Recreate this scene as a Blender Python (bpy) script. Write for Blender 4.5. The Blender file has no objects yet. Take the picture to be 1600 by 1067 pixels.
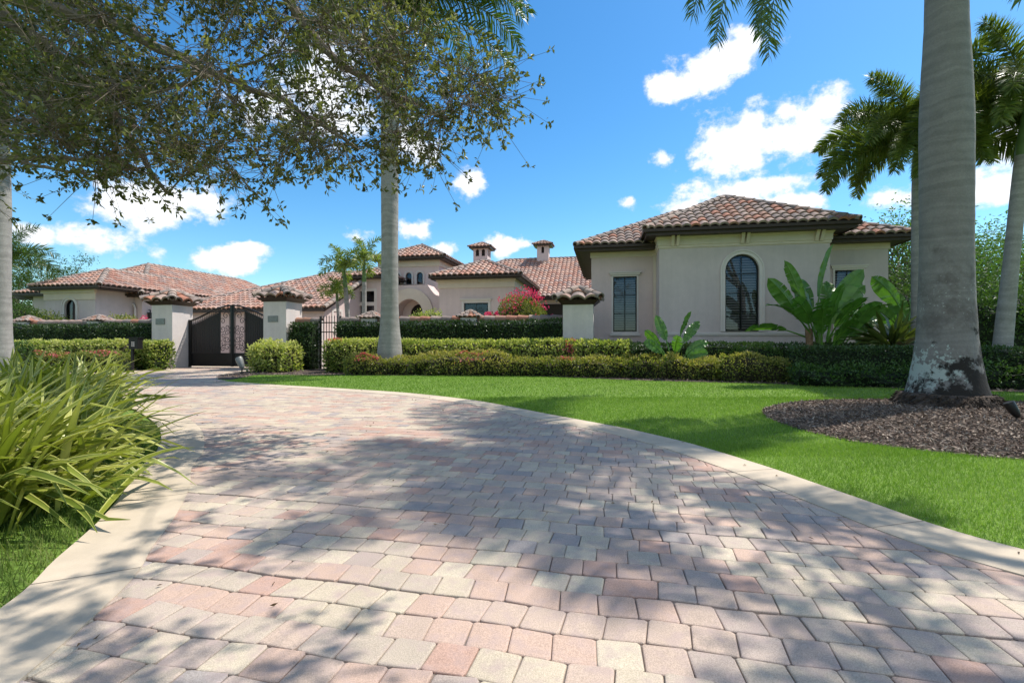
import bpy, math, random
import numpy as np
from mathutils import Vector, Matrix
from mathutils.geometry import tessellate_polygon
R = math.radians
rnd = random.Random(7)
rng = np.random.default_rng(11)
sc = bpy.context.scene
COL = sc.collection

# ------------------------------------------------------------------ camera, sky, sun, exposure
HC = 1.1; F = 755.0; HY = 533.0
cam_d = bpy.data.cameras.new('camera'); cam_d.lens = F/1600*36; cam_d.sensor_width = 36
cam_d.clip_start = 0.05; cam_d.clip_end = 6000
cam = bpy.data.objects.new('camera', cam_d); COL.objects.link(cam)
cam.location = (0, 0, HC); cam.rotation_euler = (R(90), 0, 0)
sc.camera = cam
sc.view_settings.view_transform = 'Standard'; sc.view_settings.look = 'None'
sc.view_settings.gamma = 1; sc.view_settings.exposure = 1.15
SUN_AZ, SUN_EL = 25.0, 58.0            # azimuth counted from +X towards +Y
S = Vector((math.cos(R(SUN_AZ))*math.cos(R(SUN_EL)), math.sin(R(SUN_AZ))*math.cos(R(SUN_EL)), math.sin(R(SUN_EL))))
sun_d = bpy.data.lights.new('sun', 'SUN'); sun_d.energy = 2.9; sun_d.angle = R(0.5); sun_d.color = (1.0, 0.955, 0.88)
sun = bpy.data.objects.new('sun', sun_d); COL.objects.link(sun)
sun.rotation_euler = S.to_track_quat('Z', 'Y').to_euler(); sun.location = (20, 5, 40)

W_ = bpy.data.worlds.new('World'); sc.world = W_; W_.use_nodes = True
nt = W_.node_tree; nt.nodes.clear()
def wn(t, **k):
    n = nt.nodes.new(t)
    for a, b in k.items(): setattr(n, a, b)
    return n
def wm(op, a, b=None, c=None, clamp=False):
    n = wn('ShaderNodeMath', operation=op); n.use_clamp = clamp
    for i, v in enumerate((a, b, c)):
        if v is None: continue
        if isinstance(v, (int, float)): n.inputs[i].default_value = v
        else: nt.links.new(v, n.inputs[i])
    return n.outputs[0]
sky = wn('ShaderNodeTexSky', sky_type='NISHITA', sun_disc=False, sun_elevation=R(SUN_EL), sun_rotation=R(90-SUN_AZ),
         air_density=1.0, dust_density=0.35, ozone_density=2.2, altitude=0)
hs = wn('ShaderNodeHueSaturation'); hs.inputs['Saturation'].default_value = 1.32; hs.inputs['Value'].default_value = .80
nt.links.new(sky.outputs[0], hs.inputs['Color'])
tint = wn('ShaderNodeMix', data_type='RGBA', blend_type='MULTIPLY'); tint.inputs[0].default_value = 1
nt.links.new(hs.outputs[0], tint.inputs[6]); tint.inputs[7].default_value = (0.82, 0.965, 0.94, 1)
tc = wn('ShaderNodeTexCoord')
sep = wn('ShaderNodeSeparateXYZ'); nt.links.new(tc.outputs['Generated'], sep.inputs[0])
dx, dy, dz = sep.outputs
az = wm('ARCTAN2', dx, dy); el = wm('ARCSINE', dz)
def cloud_noise(scale, detail, rough, zs=1.5, off=0.0):
    mp = wn('ShaderNodeMapping'); mp.inputs['Scale'].default_value = (1, 1, zs); mp.inputs['Location'].default_value = (off, off*.7, off*.3)
    nt.links.new(tc.outputs['Generated'], mp.inputs[0])
    n = wn('ShaderNodeTexNoise'); n.inputs['Scale'].default_value = scale; n.inputs['Detail'].default_value = detail
    n.inputs['Roughness'].default_value = rough; nt.links.new(mp.outputs[0], n.inputs['Vector']); return n.outputs['Fac']
n1 = cloud_noise(11, 8, 0.62, 1.3); n2 = cloud_noise(38, 5, 0.6, 1.3, 3.1)
warp = wm('ADD', wm('MULTIPLY', wm('SUBTRACT', n1, 0.5), 3.6), wm('MULTIPLY', wm('SUBTRACT', n2, 0.5), 0.9))
# cumulus: (azimuth deg, elevation deg, half width, half height) of each cloud; big unseen ones behind the camera are added to brighten the shade
CL = [(21.6,27.8,3.4,2.6),(24.6,28.4,3.0,2.2),(18.0,26.6,2.8,2.0),
      (25.5,20.0,5.2,4.4),(30.8,20.0,4.5,4.2),(33.0,22.3,2.2,2.6),(29.0,15.8,7.0,1.4),
      (24.5,15.5,7.0,2.0),(20.5,14.3,4.5,1.7),(30.5,14.0,4.0,1.6),
      (17.3,19.9,1.0,0.8),(13.6,15.6,1.0,0.6),(29.2,28.6,0.9,1.1),
      (-11.3,12.8,2.2,1.5),(-8.0,10.6,1.8,1.2),(-1.2,11.1,2.2,1.3),(1.8,11.4,1.2,0.8),(-18.0,11.2,1.4,1.0),
      (-31.2,8.3,3.2,1.6),(-28.5,9.8,2.4,0.9),(-36,8.5,1.2,0.8),(-40.5,9.0,3.4,1.5),(-45,9.0,2.0,1.2),
      (-37,13.0,6.0,2.6),(-32,14,3.0,2.6),(-21,26,6.5,6.0),(-27,24,5,4),(-12,22,3,3),(-5,18,2,1.6),
      (38.5,13.0,2.6,1.5),(44.6,12.5,3.2,1.6),(46,18,2.0,3.0),(-60,14,9,5),(60,16,9,5),(75,30,12,8),(110,22,18,9),(150,28,26,16),(-95,28,20,12),(-150,28,30,18),(178,45,40,18),(-120,50,30,14),(120,52,26,12),(-178,16,40,9)]
cov = None
for (a, e, ra, re) in CL:
    u = wm('MULTIPLY', wm('SUBTRACT', az, R(a)), 1/R(ra)); v = wm('MULTIPLY', wm('SUBTRACT', el, R(e)), 1/R(re))
    d = wm('SUBTRACT', 1.0, wm('SQRT', wm('ADD', wm('MULTIPLY', u, u), wm('MULTIPLY', v, v))))
    if ra < 1.6: d = wm('MULTIPLY', d, .45)
    cov = d if cov is None else wm('MAXIMUM', cov, d)
dens = wm('ADD', wm('ADD', wm('MAXIMUM', cov, -1.2), 0.10), warp)
mask = wn('ShaderNodeMapRange'); mask.interpolation_type = 'SMOOTHSTEP'
mask.inputs['From Min'].default_value = 0.06; mask.inputs['From Max'].default_value = 0.70; nt.links.new(dens, mask.inputs['Value'])
lit = wn('ShaderNodeMapRange'); lit.inputs['From Min'].default_value = 0.2; lit.inputs['From Max'].default_value = 1.7
lit.inputs['To Min'].default_value = 0.0; lit.inputs['To Max'].default_value = 1.0; nt.links.new(dens, lit.inputs['Value'])
cc = wn('ShaderNodeMix', data_type='RGBA'); nt.links.new(lit.outputs[0], cc.inputs[0])
cc.inputs[6].default_value = (3.3, 3.6, 4.1, 1); cc.inputs[7].default_value = (6.6, 6.6, 6.6, 1)
mx = wn('ShaderNodeMix', data_type='RGBA'); nt.links.new(mask.outputs[0], mx.inputs[0])
nt.links.new(tint.outputs[2], mx.inputs[6]); nt.links.new(cc.outputs[2], mx.inputs[7])
bg = wn('ShaderNodeBackground'); bg.inputs['Strength'].default_value = 0.118; nt.links.new(mx.outputs[2], bg.inputs['Color'])
wo = wn('ShaderNodeOutputWorld'); nt.links.new(bg.outputs[0], wo.inputs['Surface'])
W_.cycles.sampling_method = 'MANUAL'; W_.cycles.sample_map_resolution = 512
sc.cycles.max_bounces = 8; sc.cycles.transparent_max_bounces = 12
sc.cycles.use_denoising = True

# ------------------------------------------------------------------ materials
def M(name, base=(.5,.5,.5), rough=.7, pal=None, noise=None, bump=None, attr=True, spec=.3, metal=0, transl=0, extra=None, coord='Object', pos=None):
    """pal: list of colours picked by the per-face value 'v'; noise: (scale, darker, lighter) mottling; bump: (scale, strength, distance)"""
    m = bpy.data.materials.new(name); m.use_nodes = True; t = m.node_tree; N = t.nodes; L = t.links
    p = N['Principled BSDF']; p.inputs['Roughness'].default_value = rough; p.inputs['Specular IOR Level'].default_value = spec
    p.inputs['Metallic'].default_value = metal
    tcn = N.new('ShaderNodeTexCoord'); co = tcn.outputs[coord]
    if pal:
        at = N.new('ShaderNodeAttribute'); at.attribute_name = 'v'
        cr = N.new('ShaderNodeValToRGB'); cr.color_ramp.interpolation = 'LINEAR' if len(pal) < 4 else 'CONSTANT'
        ps = pos or [i/len(pal) if len(pal) >= 4 else i/(len(pal)-1) for i in range(len(pal))]
        while len(cr.color_ramp.elements) < len(pal): cr.color_ramp.elements.new(0.5)
        for i, c in enumerate(pal):
            cr.color_ramp.elements[i].position = ps[i]; cr.color_ramp.elements[i].color = (*c, 1)
        L.new(at.outputs['Fac'], cr.inputs[0]); col = cr.outputs[0]
    else:
        rg = N.new('ShaderNodeRGB'); rg.outputs[0].default_value = (*base, 1); col = rg.outputs[0]
    for nz in (noise if isinstance(noise, list) else [noise] if noise else []):
        n = N.new('ShaderNodeTexNoise'); n.inputs['Scale'].default_value = nz[0]; n.inputs['Detail'].default_value = 5; n.inputs['Roughness'].default_value = .6
        L.new(co, n.inputs['Vector'])
        mr = N.new('ShaderNodeMapRange'); mr.inputs['From Min'].default_value = .3; mr.inputs['From Max'].default_value = .7
        mr.inputs['To Min'].default_value = nz[1]; mr.inputs['To Max'].default_value = nz[2]; L.new(n.outputs['Fac'], mr.inputs['Value'])
        mm = N.new('ShaderNodeVectorMath'); mm.operation = 'SCALE'; L.new(col, mm.inputs[0]); L.new(mr.outputs[0], mm.inputs['Scale']); col = mm.outputs[0]
    if extra: col = extra(N, L, co, col, p)
    L.new(col, p.inputs['Base Color'])
    if bump:
        prev = None
        for bp in (bump if isinstance(bump, list) else [bump]):
            n = N.new('ShaderNodeTexNoise'); n.inputs['Scale'].default_value = bp[0]; n.inputs['Detail'].default_value = 4
            L.new(co, n.inputs['Vector']); b = N.new('ShaderNodeBump'); b.inputs['Strength'].default_value = bp[1]; b.inputs['Distance'].default_value = bp[2]
            L.new(n.outputs['Fac'], b.inputs['Height'])
            if prev: L.new(prev, b.inputs['Normal'])
            prev = b.outputs[0]
        L.new(prev, p.inputs['Normal'])
    if transl:
        tr = N.new('ShaderNodeBsdfTranslucent'); L.new(col, tr.inputs['Color'])
        vm = N.new('ShaderNodeVectorMath'); vm.operation = 'MULTIPLY'; vm.inputs[1].default_value = (1.5, 1.7, .7); L.new(col, vm.inputs[0]); L.new(vm.outputs[0], tr.inputs['Color'])
        ms = N.new('ShaderNodeMixShader'); ms.inputs[0].default_value = transl
        L.new(p.outputs[0], ms.inputs[1]); L.new(tr.outputs[0], ms.inputs[2]); L.new(ms.outputs[0], N['Material Output'].inputs['Surface'])
    return m

def bark_extra(big):
    def f(N, L, co, col, p):
        sx = N.new('ShaderNodeSeparateXYZ'); L.new(co, sx.inputs[0])
        nd = N.new('ShaderNodeTexNoise'); nd.inputs['Scale'].default_value = 1.6; nd.inputs['Detail'].default_value = 3; L.new(co, nd.inputs['Vector'])
        md = N.new('ShaderNodeMath'); md.operation = 'MULTIPLY_ADD'; L.new(nd.outputs['Fac'], md.inputs[0]); md.inputs[1].default_value = .30; L.new(sx.outputs[2], md.inputs[2])
        cb = N.new('ShaderNodeCombineXYZ'); L.new(md.outputs[0], cb.inputs[2])
        wv = N.new('ShaderNodeTexNoise'); wv.noise_dimensions = '1D'; wv.inputs['Scale'].default_value = 9 if big else 7; wv.inputs['Detail'].default_value = 4
        L.new(md.outputs[0], wv.inputs['W'])
        cr = N.new('ShaderNodeMapRange'); cr.inputs['From Min'].default_value = .35; cr.inputs['From Max'].default_value = .62; cr.inputs['To Min'].default_value = .85; cr.inputs['To Max'].default_value = 1.05
        L.new(wv.outputs['Fac'], cr.inputs['Value'])
        vm = N.new('ShaderNodeVectorMath'); vm.operation = 'SCALE'; L.new(col, vm.inputs[0]); L.new(cr.outputs[0], vm.inputs['Scale']); col = vm.outputs[0]
        if big:
            # pale lichen: fine specks everywhere below 4 m, large patches low on the left
            def layer(col, scale, thr, soft, c, zc, zw, xs=None):
                v = N.new('ShaderNodeTexNoise'); v.inputs['Scale'].default_value = scale; v.inputs['Detail'].default_value = 9; v.inputs['Roughness'].default_value = .68; L.new(co, v.inputs['Vector'])
                z = N.new('ShaderNodeMath'); z.operation = 'SUBTRACT'; L.new(sx.outputs[2], z.inputs[0]); z.inputs[1].default_value = zc
                za = N.new('ShaderNodeMath'); za.operation = 'ABSOLUTE'; L.new(z.outputs[0], za.inputs[0])
                zm = N.new('ShaderNodeMath'); zm.operation = 'MULTIPLY'; L.new(za.outputs[0], zm.inputs[0]); zm.inputs[1].default_value = -.25/zw
                ad = N.new('ShaderNodeMath'); ad.operation = 'ADD'; L.new(v.outputs['Fac'], ad.inputs[0]); L.new(zm.outputs[0], ad.inputs[1]); o = ad.outputs[0]
                if xs:
                    xm = N.new('ShaderNodeMath'); xm.operation = 'MULTIPLY_ADD'; L.new(sx.outputs[0], xm.inputs[0]); xm.inputs[1].default_value = xs[0]; xm.inputs[2].default_value = xs[1]
                    a2 = N.new('ShaderNodeMath'); a2.operation = 'ADD'; L.new(o, a2.inputs[0]); L.new(xm.outputs[0], a2.inputs[1]); o = a2.outputs[0]
                mr = N.new('ShaderNodeMapRange'); mr.inputs['From Min'].default_value = thr; mr.inputs['From Max'].default_value = thr+soft; L.new(o, mr.inputs['Value'])
                mi = N.new('ShaderNodeMix'); mi.data_type = 'RGBA'; L.new(mr.outputs[0], mi.inputs[0]); L.new(col, mi.inputs[6]); mi.inputs[7].default_value = (*c, 1)
                return mi.outputs[2]
            col = layer(col, 2.3, .42, .14, (.13,.115,.105), 1.6, 1.6)
            col = layer(col, 24, .585, .03, (.34,.34,.315), 1.8, 2.0)
            col = layer(col, 11, .475, .02, (.36,.40,.365), .62, .60, (-.24, -.02))
            col = layer(col, 2.6, .36, .07, (.022,.018,.015), .0, .95, (.22, .09))
            col = layer(col, 7, .36, .07, (.028,.022,.018), .0, .60)
            col = layer(col, 3.0, .60, .08, (.17,.085,.045), .35, .8, (.42, -.12))
        return col
    return f
mats = {}
def streaks(lo=.945, hi=1.02):
    def f(N, L, co, col, p):
        mp = N.new('ShaderNodeMapping'); mp.inputs['Scale'].default_value = (2.6,2.6,.22); L.new(co, mp.inputs[0])
        n = N.new('ShaderNodeTexNoise'); n.inputs['Scale'].default_value = 1.6; n.inputs['Detail'].default_value = 6; n.inputs['Roughness'].default_value = .7; L.new(mp.outputs[0], n.inputs['Vector'])
        mr = N.new('ShaderNodeMapRange'); mr.inputs['From Min'].default_value = .32; mr.inputs['From Max'].default_value = .62; mr.inputs['To Min'].default_value = lo; mr.inputs['To Max'].default_value = hi; L.new(n.outputs['Fac'], mr.inputs['Value'])
        v = N.new('ShaderNodeVectorMath'); v.operation = 'SCALE'; L.new(col, v.inputs[0]); L.new(mr.outputs[0], v.inputs['Scale']); return v.outputs[0]
    return f
mats['stucco'] = M('stucco', (.60,.475,.445), .88, extra=streaks(), noise=[(1.1,.95,1.04),(9,.97,1.03)], bump=[(120,.25,.004)])
mats['stucco_grey'] = M('stucco_grey', (.545,.465,.445), .88, extra=streaks(), noise=[(.9,.90,1.05),(7,.97,1.03)], bump=[(120,.25,.004)])
mats['pillar_stucco'] = M('pillar_stucco', (.63,.56,.525), .88, extra=streaks(.92,1.02), noise=[(1.7,.90,1.04),(11,.97,1.03)], bump=[(90,.3,.004)])
mats['trim'] = M('cream_trim', (.64,.54,.44), .8, noise=(3,.93,1.03), bump=(80,.2,.003))
mats['white_trim'] = M('pale_trim', (.63,.57,.53), .8, noise=(3,.94,1.03))
mats['fascia'] = M('brown_fascia', (.045,.028,.02), .45, noise=(6,.85,1.15))
mats['metal'] = M('black_metal', (.008,.0075,.0075), .45, spec=.4, noise=(20,.8,1.3))
mats['plaque'] = M('grey_plaque', (.20,.20,.19), .45, metal=.3, noise=(14,.8,1.2))
mats['tile'] = M('roof_tile', rough=.8, pal=[(.40,.215,.155),(.37,.185,.135),(.44,.265,.20),(.37,.235,.185),(.31,.20,.165),(.43,.285,.225),(.34,.245,.21)], noise=[(5,.80,1.12),(.6,.85,1.08)], bump=(60,.3,.004))
mats['tile_grey'] = M('weathered_roof_tile', rough=.85, pal=[(.31,.21,.17),(.27,.20,.17),(.34,.19,.135),(.29,.225,.195),(.38,.17,.11),(.25,.195,.17),(.35,.255,.21)], noise=[(5,.72,1.15),(.8,.85,1.08)], bump=(60,.3,.004))
mats['cap'] = M('ridge_tile', rough=.88, pal=[(.27,.215,.185),(.31,.25,.215),(.24,.195,.17),(.36,.27,.22)], noise=[(5,.75,1.15)], bump=(60,.3,.004))
mats['under'] = M('roof_underlay', (.08,.05,.04), .9)
mats['door'] = M('brown_door', (.05,.032,.024), .6, noise=(4,.85,1.1))
mats['shutter'] = M('shutter', (.50,.46,.44), .6)
mats['dark_room'] = M('dark_room', (.03,.025,.022), .9)  # near black, the darkness of unlit interiors put into the colour
def glass():
    m = bpy.data.materials.new('window_glass'); m.use_nodes = True; t = m.node_tree; N = t.nodes; L = t.links; N.remove(N['Principled BSDF'])
    tr = N.new('ShaderNodeBsdfTransparent'); tr.inputs[0].default_value = (.62,.64,.66,1)
    gl = N.new('ShaderNodeBsdfGlossy'); gl.inputs['Roughness'].default_value = .02; gl.inputs['Color'].default_value = (.8,.87,1,1)
    fr = N.new('ShaderNodeFresnel'); fr.inputs[0].default_value = 1.45
    ad = N.new('ShaderNodeMath'); ad.operation = 'ADD'; L.new(fr.outputs[0], ad.inputs[0]); ad.inputs[1].default_value = .02
    n = N.new('ShaderNodeTexNoise'); n.inputs['Scale'].default_value = .8; b = N.new('ShaderNodeBump'); b.inputs['Strength'].default_value = .06; L.new(n.outputs['Fac'], b.inputs['Height']); L.new(b.outputs[0], gl.inputs['Normal'])
    ms = N.new('ShaderNodeMixShader'); L.new(ad.outputs[0], ms.inputs[0]); L.new(tr.outputs[0], ms.inputs[1]); L.new(gl.outputs[0], ms.inputs[2]); L.new(ms.outputs[0], N['Material Output'].inputs['Surface']); return m
mats['glass'] = glass()
def screen():
    m = bpy.data.materials.new('dark_mesh_screen'); m.use_nodes = True; N = m.node_tree.nodes; L = m.node_tree.links; p = N['Principled BSDF']; p.inputs['Base Color'].default_value = (.004,.004,.004,1); p.inputs['Alpha'].default_value = .965; return m
mats['screen'] = screen()
mats['bark_big'] = M('royal_palm_bark', (.215,.20,.185), .85, noise=[(3,.84,1.1),(40,.88,1.1)], bump=[(35,.35,.012),(9,.3,.02)], extra=bark_extra(True))
mats['bark_pale'] = M('palm_bark', (.29,.272,.25), .85, noise=[(4,.8,1.12),(30,.88,1.1)], bump=[(25,.3,.01)], extra=bark_extra(False))
mats['crownshaft'] = M('crownshaft', (.11,.17,.05), .45, noise=(3,.85,1.15))
mats['frond'] = M('palm_frond', rough=.42, pal=[(.045,.085,.018),(.085,.13,.028)], transl=.28, spec=.4)
mats['frond_light'] = M('light_palm_frond', rough=.42, pal=[(.12,.17,.03),(.24,.28,.06)], transl=.3, spec=.35)
mats['frond_old'] = M('dark_frond', rough=.42, pal=[(.065,.11,.022),(.21,.235,.05)], transl=.28, spec=.4)
mats['oak_leaf'] = M('olive_leaf', rough=.45, pal=[(.055,.062,.022),(.12,.125,.048),(.23,.215,.10)], transl=.38, spec=.35)
mats['oak_bark'] = M('oak_bark', (.17,.135,.105), .9, noise=[(6,.6,1.3),(30,.8,1.2)], bump=(40,.6,.02))
mats['twig'] = M('twig_bark', (.19,.15,.115), .9, noise=(20,.7,1.2))
mats['hedge_dark'] = M('dark_hedge_leaf', rough=.4, pal=[(.020,.042,.012),(.065,.115,.03)], transl=.15, spec=.4)
mats['core'] = M('hedge_core', (.014,.022,.009), .95, noise=(8,.5,1.5))
mats['core_brown'] = M('twiggy_core', (.04,.035,.02), .95, noise=(8,.5,1.5))
mats['hedge_yel'] = M('variegated_leaf', rough=.45, pal=[(.07,.125,.024),(.22,.27,.055),(.56,.53,.20)], transl=.34, spec=.35)
mats['shrub_low'] = M('ixora_leaf', rough=.45, pal=[(.055,.10,.02),(.17,.20,.04),(.40,.33,.10)], transl=.34, spec=.35)
mats['shrub_green'] = M('green_leaf', rough=.45, pal=[(.03,.065,.013),(.075,.14,.028)], transl=.22, spec=.35)
mats['tree_leaf'] = M('tree_leaf', rough=.5, pal=[(.03,.062,.015),(.07,.12,.03)], transl=.3, spec=.3)
mats['tree_bright'] = M('bright_tree_leaf', rough=.5, pal=[(.06,.12,.02),(.13,.21,.045)], transl=.3, spec=.3)
mats['magenta'] = M('magenta_bract', rough=.6, pal=[(.55,.03,.12),(.75,.07,.25)], transl=.3)
mats['red_flower'] = M('red_flower', rough=.6, pal=[(.50,.06,.10),(.62,.22,.22)], transl=.2)
mats['bop'] = M('paddle_leaf', rough=.32, pal=[(.05,.13,.02),(.12,.25,.04)], transl=.25, spec=.5, noise=(5,.85,1.1))
mats['stalk'] = M('fibrous_stalk', (.20,.12,.065), .85, noise=[(14,.6,1.3)], bump=(30,.5,.02))
mats['stalk_green'] = M('green_stalk', (.10,.15,.04), .55, noise=(6,.8,1.15))
def stripe_extra(N, L, co, col, p):
    at = N.new('ShaderNodeAttribute'); at.attribute_name = 's'
    mr = N.new('ShaderNodeMapRange'); mr.inputs['From Min'].default_value = .45; mr.inputs['From Max'].default_value = .62; L.new(at.outputs['Fac'], mr.inputs['Value'])
    mi = N.new('ShaderNodeMix'); mi.data_type = 'RGBA'; L.new(mr.outputs[0], mi.inputs[0]); L.new(col, mi.inputs[6]); mi.inputs[7].default_value = (.40,.40,.10,1)
    return mi.outputs[2]
mats['strap'] = M('strap_leaf', rough=.38, pal=[(.09,.13,.018),(.235,.265,.04),(.42,.41,.09)], transl=.25, spec=.45, noise=(4,.85,1.1))
mats['strap_edge'] = M('strap_leaf_edge', rough=.38, pal=[(.38,.39,.09),(.56,.55,.20)], transl=.25, spec=.45)
mats['brom'] = M('bromeliad_leaf', rough=.35, pal=[(.05,.075,.015),(.11,.14,.03)], transl=.15, spec=.45)
mats['grass_blade'] = M('grass_blade', rough=.55, pal=[(.115,.205,.024),(.185,.295,.045),(.31,.40,.11)], transl=.3, spec=.25)
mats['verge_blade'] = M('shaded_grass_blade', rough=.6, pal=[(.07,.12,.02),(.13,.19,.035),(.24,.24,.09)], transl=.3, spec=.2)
mats['mulch_chip'] = M('mulch_chip', rough=.9, pal=[(.12,.08,.058),(.21,.15,.11),(.36,.285,.22),(.15,.11,.08)])
mats['mulch'] = M('mulch_bed', (.085,.062,.05), .95, noise=[(25,.5,1.5)], bump=(45,1,.03))
mats['lawn'] = M('lawn_soil', (.135,.22,.032), .95, noise=[(.7,.85,1.12),(30,.6,1.35)], bump=(60,.8,.02))
mats['sand'] = M('joint_sand', (.19,.155,.13), .95, noise=(30,.6,1.3))
mats['fallen'] = M('fallen_leaf', rough=.8, pal=[(.10,.06,.03),(.22,.14,.06)])
def paver_extra(N, L, co, col, p):
    n = N.new('ShaderNodeTexNoise'); n.inputs['Scale'].default_value = 260; n.inputs['Detail'].default_value = 2; L.new(co, n.inputs['Vector'])
    mr = N.new('ShaderNodeMapRange'); mr.inputs['From Min'].default_value = .35; mr.inputs['From Max'].default_value = .65; mr.inputs['To Min'].default_value = .78; mr.inputs['To Max'].default_value = 1.18; L.new(n.outputs['Fac'], mr.inputs['Value'])
    mm = N.new('ShaderNodeVectorMath'); mm.operation = 'SCALE'; L.new(col, mm.inputs[0]); L.new(mr.outputs[0], mm.inputs['Scale']); col = mm.outputs[0]
    n2 = N.new('ShaderNodeTexNoise'); n2.inputs['Scale'].default_value = 14; n2.inputs['Detail'].default_value = 4; L.new(co, n2.inputs['Vector'])
    m2 = N.new('ShaderNodeMapRange'); m2.inputs['From Min'].default_value = .46; m2.inputs['From Max'].default_value = .74; m2.inputs['To Max'].default_value = .7; L.new(n2.outputs['Fac'], m2.inputs['Value'])
    mi = N.new('ShaderNodeMix'); mi.data_type = 'RGBA'; L.new(m2.outputs[0], mi.inputs[0]); L.new(col, mi.inputs[6]); mi.inputs[7].default_value = (.36,.27,.245,1)
    return mi.outputs[2]
PAVC = [(.46,.295,.225),(.49,.345,.265),(.475,.36,.28),(.50,.415,.305),(.54,.455,.335),(.455,.375,.29),(.405,.325,.27),(.345,.30,.27),(.475,.385,.305)]
mats['paver'] = M('concrete_paver', rough=.85, pal=PAVC, noise=[(.35,.88,1.06),(.9,.90,1.07),(7,.93,1.06)], bump=[(220,.35,.003),(25,.25,.006)], extra=paver_extra)
mats['band'] = M('concrete_band', (.54,.445,.33), .88, noise=[(1.1,.80,1.08),(5,.90,1.06),(200,.92,1.06)], bump=[(150,.25,.003)])

# ------------------------------------------------------------------ mesh building
class MB:
    def __init__(s, T=None): s.V = []; s.Q = []; s.A = []; s.n = 0; s.T = T
    def add(s, V, Fc, val=None):
        V = np.asarray(V, float).reshape(-1, 3)
        if s.T is not None: V = s.T(V)
        s.V.append(V); n = 0
        if isinstance(Fc, np.ndarray): s.Q.append(Fc + s.n); n = len(Fc)
        else:
            by = {}
            for f in Fc: by.setdefault(len(f), []).append(f)
            for k, fs in by.items(): s.Q.append(np.array(fs, int) + s.n); n += len(fs)
        if val is None: val = np.full(n, rnd.random())
        s.A.append(np.broadcast_to(np.asarray(val, float), (n,)))
        s.n += len(V)
    def box(s, a0, a1, b0, b1, c0, c1, val=None):
        s.add([(a0,b0,c0),(a1,b0,c0),(a1,b1,c0),(a0,b1,c0),(a0,b0,c1),(a1,b0,c1),(a1,b1,c1),(a0,b1,c1)],
              [(0,3,2,1),(4,5,6,7),(0,1,5,4),(1,2,6,5),(2,3,7,6),(3,0,4,7)], val)
    def tube(s, pts, rad, sides=8, val=None, cap=True):
        P = np.asarray(pts, float); n = len(P); rad = np.broadcast_to(rad, (n,))
        T = np.gradient(P, axis=0); T /= np.linalg.norm(T, axis=1)[:, None] + 1e-9
        ref = np.array([0, 0, 1.]) if abs(T[0][2]) < .9 else np.array([1., 0, 0])
        A = np.cross(T, ref); A /= np.linalg.norm(A, axis=1)[:, None] + 1e-9; B = np.cross(T, A)
        th = np.linspace(0, 2*np.pi, sides, endpoint=False)
        V = P[:, None] + rad[:, None, None]*(np.cos(th)[None, :, None]*A[:, None] + np.sin(th)[None, :, None]*B[:, None])
        i = np.arange(n-1)[:, None]*sides; j = np.arange(sides)[None]; k = (j+1) % sides
        Q = np.stack([i+j, i+k, i+sides+k, i+sides+j], -1).reshape(-1, 4)
        s.add(V.reshape(-1, 3), Q, val)
        if cap and n > 1:
            s.add(V[0], [tuple(range(sides))], val); s.add(V[-1], [tuple(range(sides))], val)
    def build(s, name, mat, parent=None, smooth=False, origin=None):
        V = np.concatenate(s.V); me = bpy.data.meshes.new(name)
        if parent is not None: off = np.array(wloc(parent))
        elif origin is not None: off = np.array(origin, float)
        else: off = np.array([(V[:,0].min()+V[:,0].max())/2, (V[:,1].min()+V[:,1].max())/2, V[:,2].min()])
        V = V - off
        me.vertices.add(len(V)); me.vertices.foreach_set('co', V.ravel())
        li = np.concatenate([q.ravel() for q in s.Q]); tot = np.concatenate([np.full(len(q), q.shape[1]) for q in s.Q])
        me.loops.add(len(li)); me.loops.foreach_set('vertex_index', li.astype(np.int32))
        me.polygons.add(len(tot)); st = np.concatenate([[0], np.cumsum(tot)[:-1]])
        me.polygons.foreach_set('loop_start', st.astype(np.int32)); me.polygons.foreach_set('loop_total', tot.astype(np.int32))
        me.update(calc_edges=True)
        me.polygons.foreach_set('use_smooth', np.full(len(tot), bool(smooth)))
        at = me.attributes.new('v', 'FLOAT', 'FACE'); at.data.foreach_set('value', np.concatenate(s.A).astype(np.float32))
        me.materials.append(mats[mat] if isinstance(mat, str) else mat); me.validate()
        o = bpy.data.objects.new(name, me); COL.objects.link(o)
        if parent is not None: o.parent = parent
        else: o.location = off
        return o
def wloc(o):
    v = Vector((0, 0, 0))
    while o is not None: v += o.location; o = o.parent
    return v
def tag(o, label=None, cat=None, group=None, kind=None):
    for k, v in (('label', label), ('category', cat), ('group', group), ('kind', kind)):
        if v: o[k] = v
    return o
def empty(name, loc=(0,0,0), label=None, cat=None, group=None):
    o = bpy.data.objects.new(name, None); o.empty_display_size = .3; COL.objects.link(o); o.location = loc
    return tag(o, label, cat, group)
def copy_tree(o, parent=None):
    c = o.copy(); COL.objects.link(c)
    if parent is not None: c.parent = parent
    for ch in [x for x in o.children]: copy_tree(ch, c)
    return c
def nrm(a): return a/(np.linalg.norm(a, axis=-1, keepdims=True)+1e-9)
def add_leaves(mb, P, D, L, Wd, val, fold=.25):
    n = len(P); D = nrm(D); r = rng.normal(size=(n, 3)); Sd = nrm(np.cross(D, r)); Nn = np.cross(D, Sd)
    L = np.broadcast_to(L, (n,))[:, None]; Wd = np.broadcast_to(Wd, (n,))[:, None]
    V = np.stack([P, P+D*L*.5+Sd*Wd/2+Nn*fold*Wd, P+D*L, P+D*L*.5-Sd*Wd/2+Nn*fold*Wd], 1).reshape(-1, 3)
    mb.add(V, np.arange(4*n).reshape(-1, 4), val)
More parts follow.
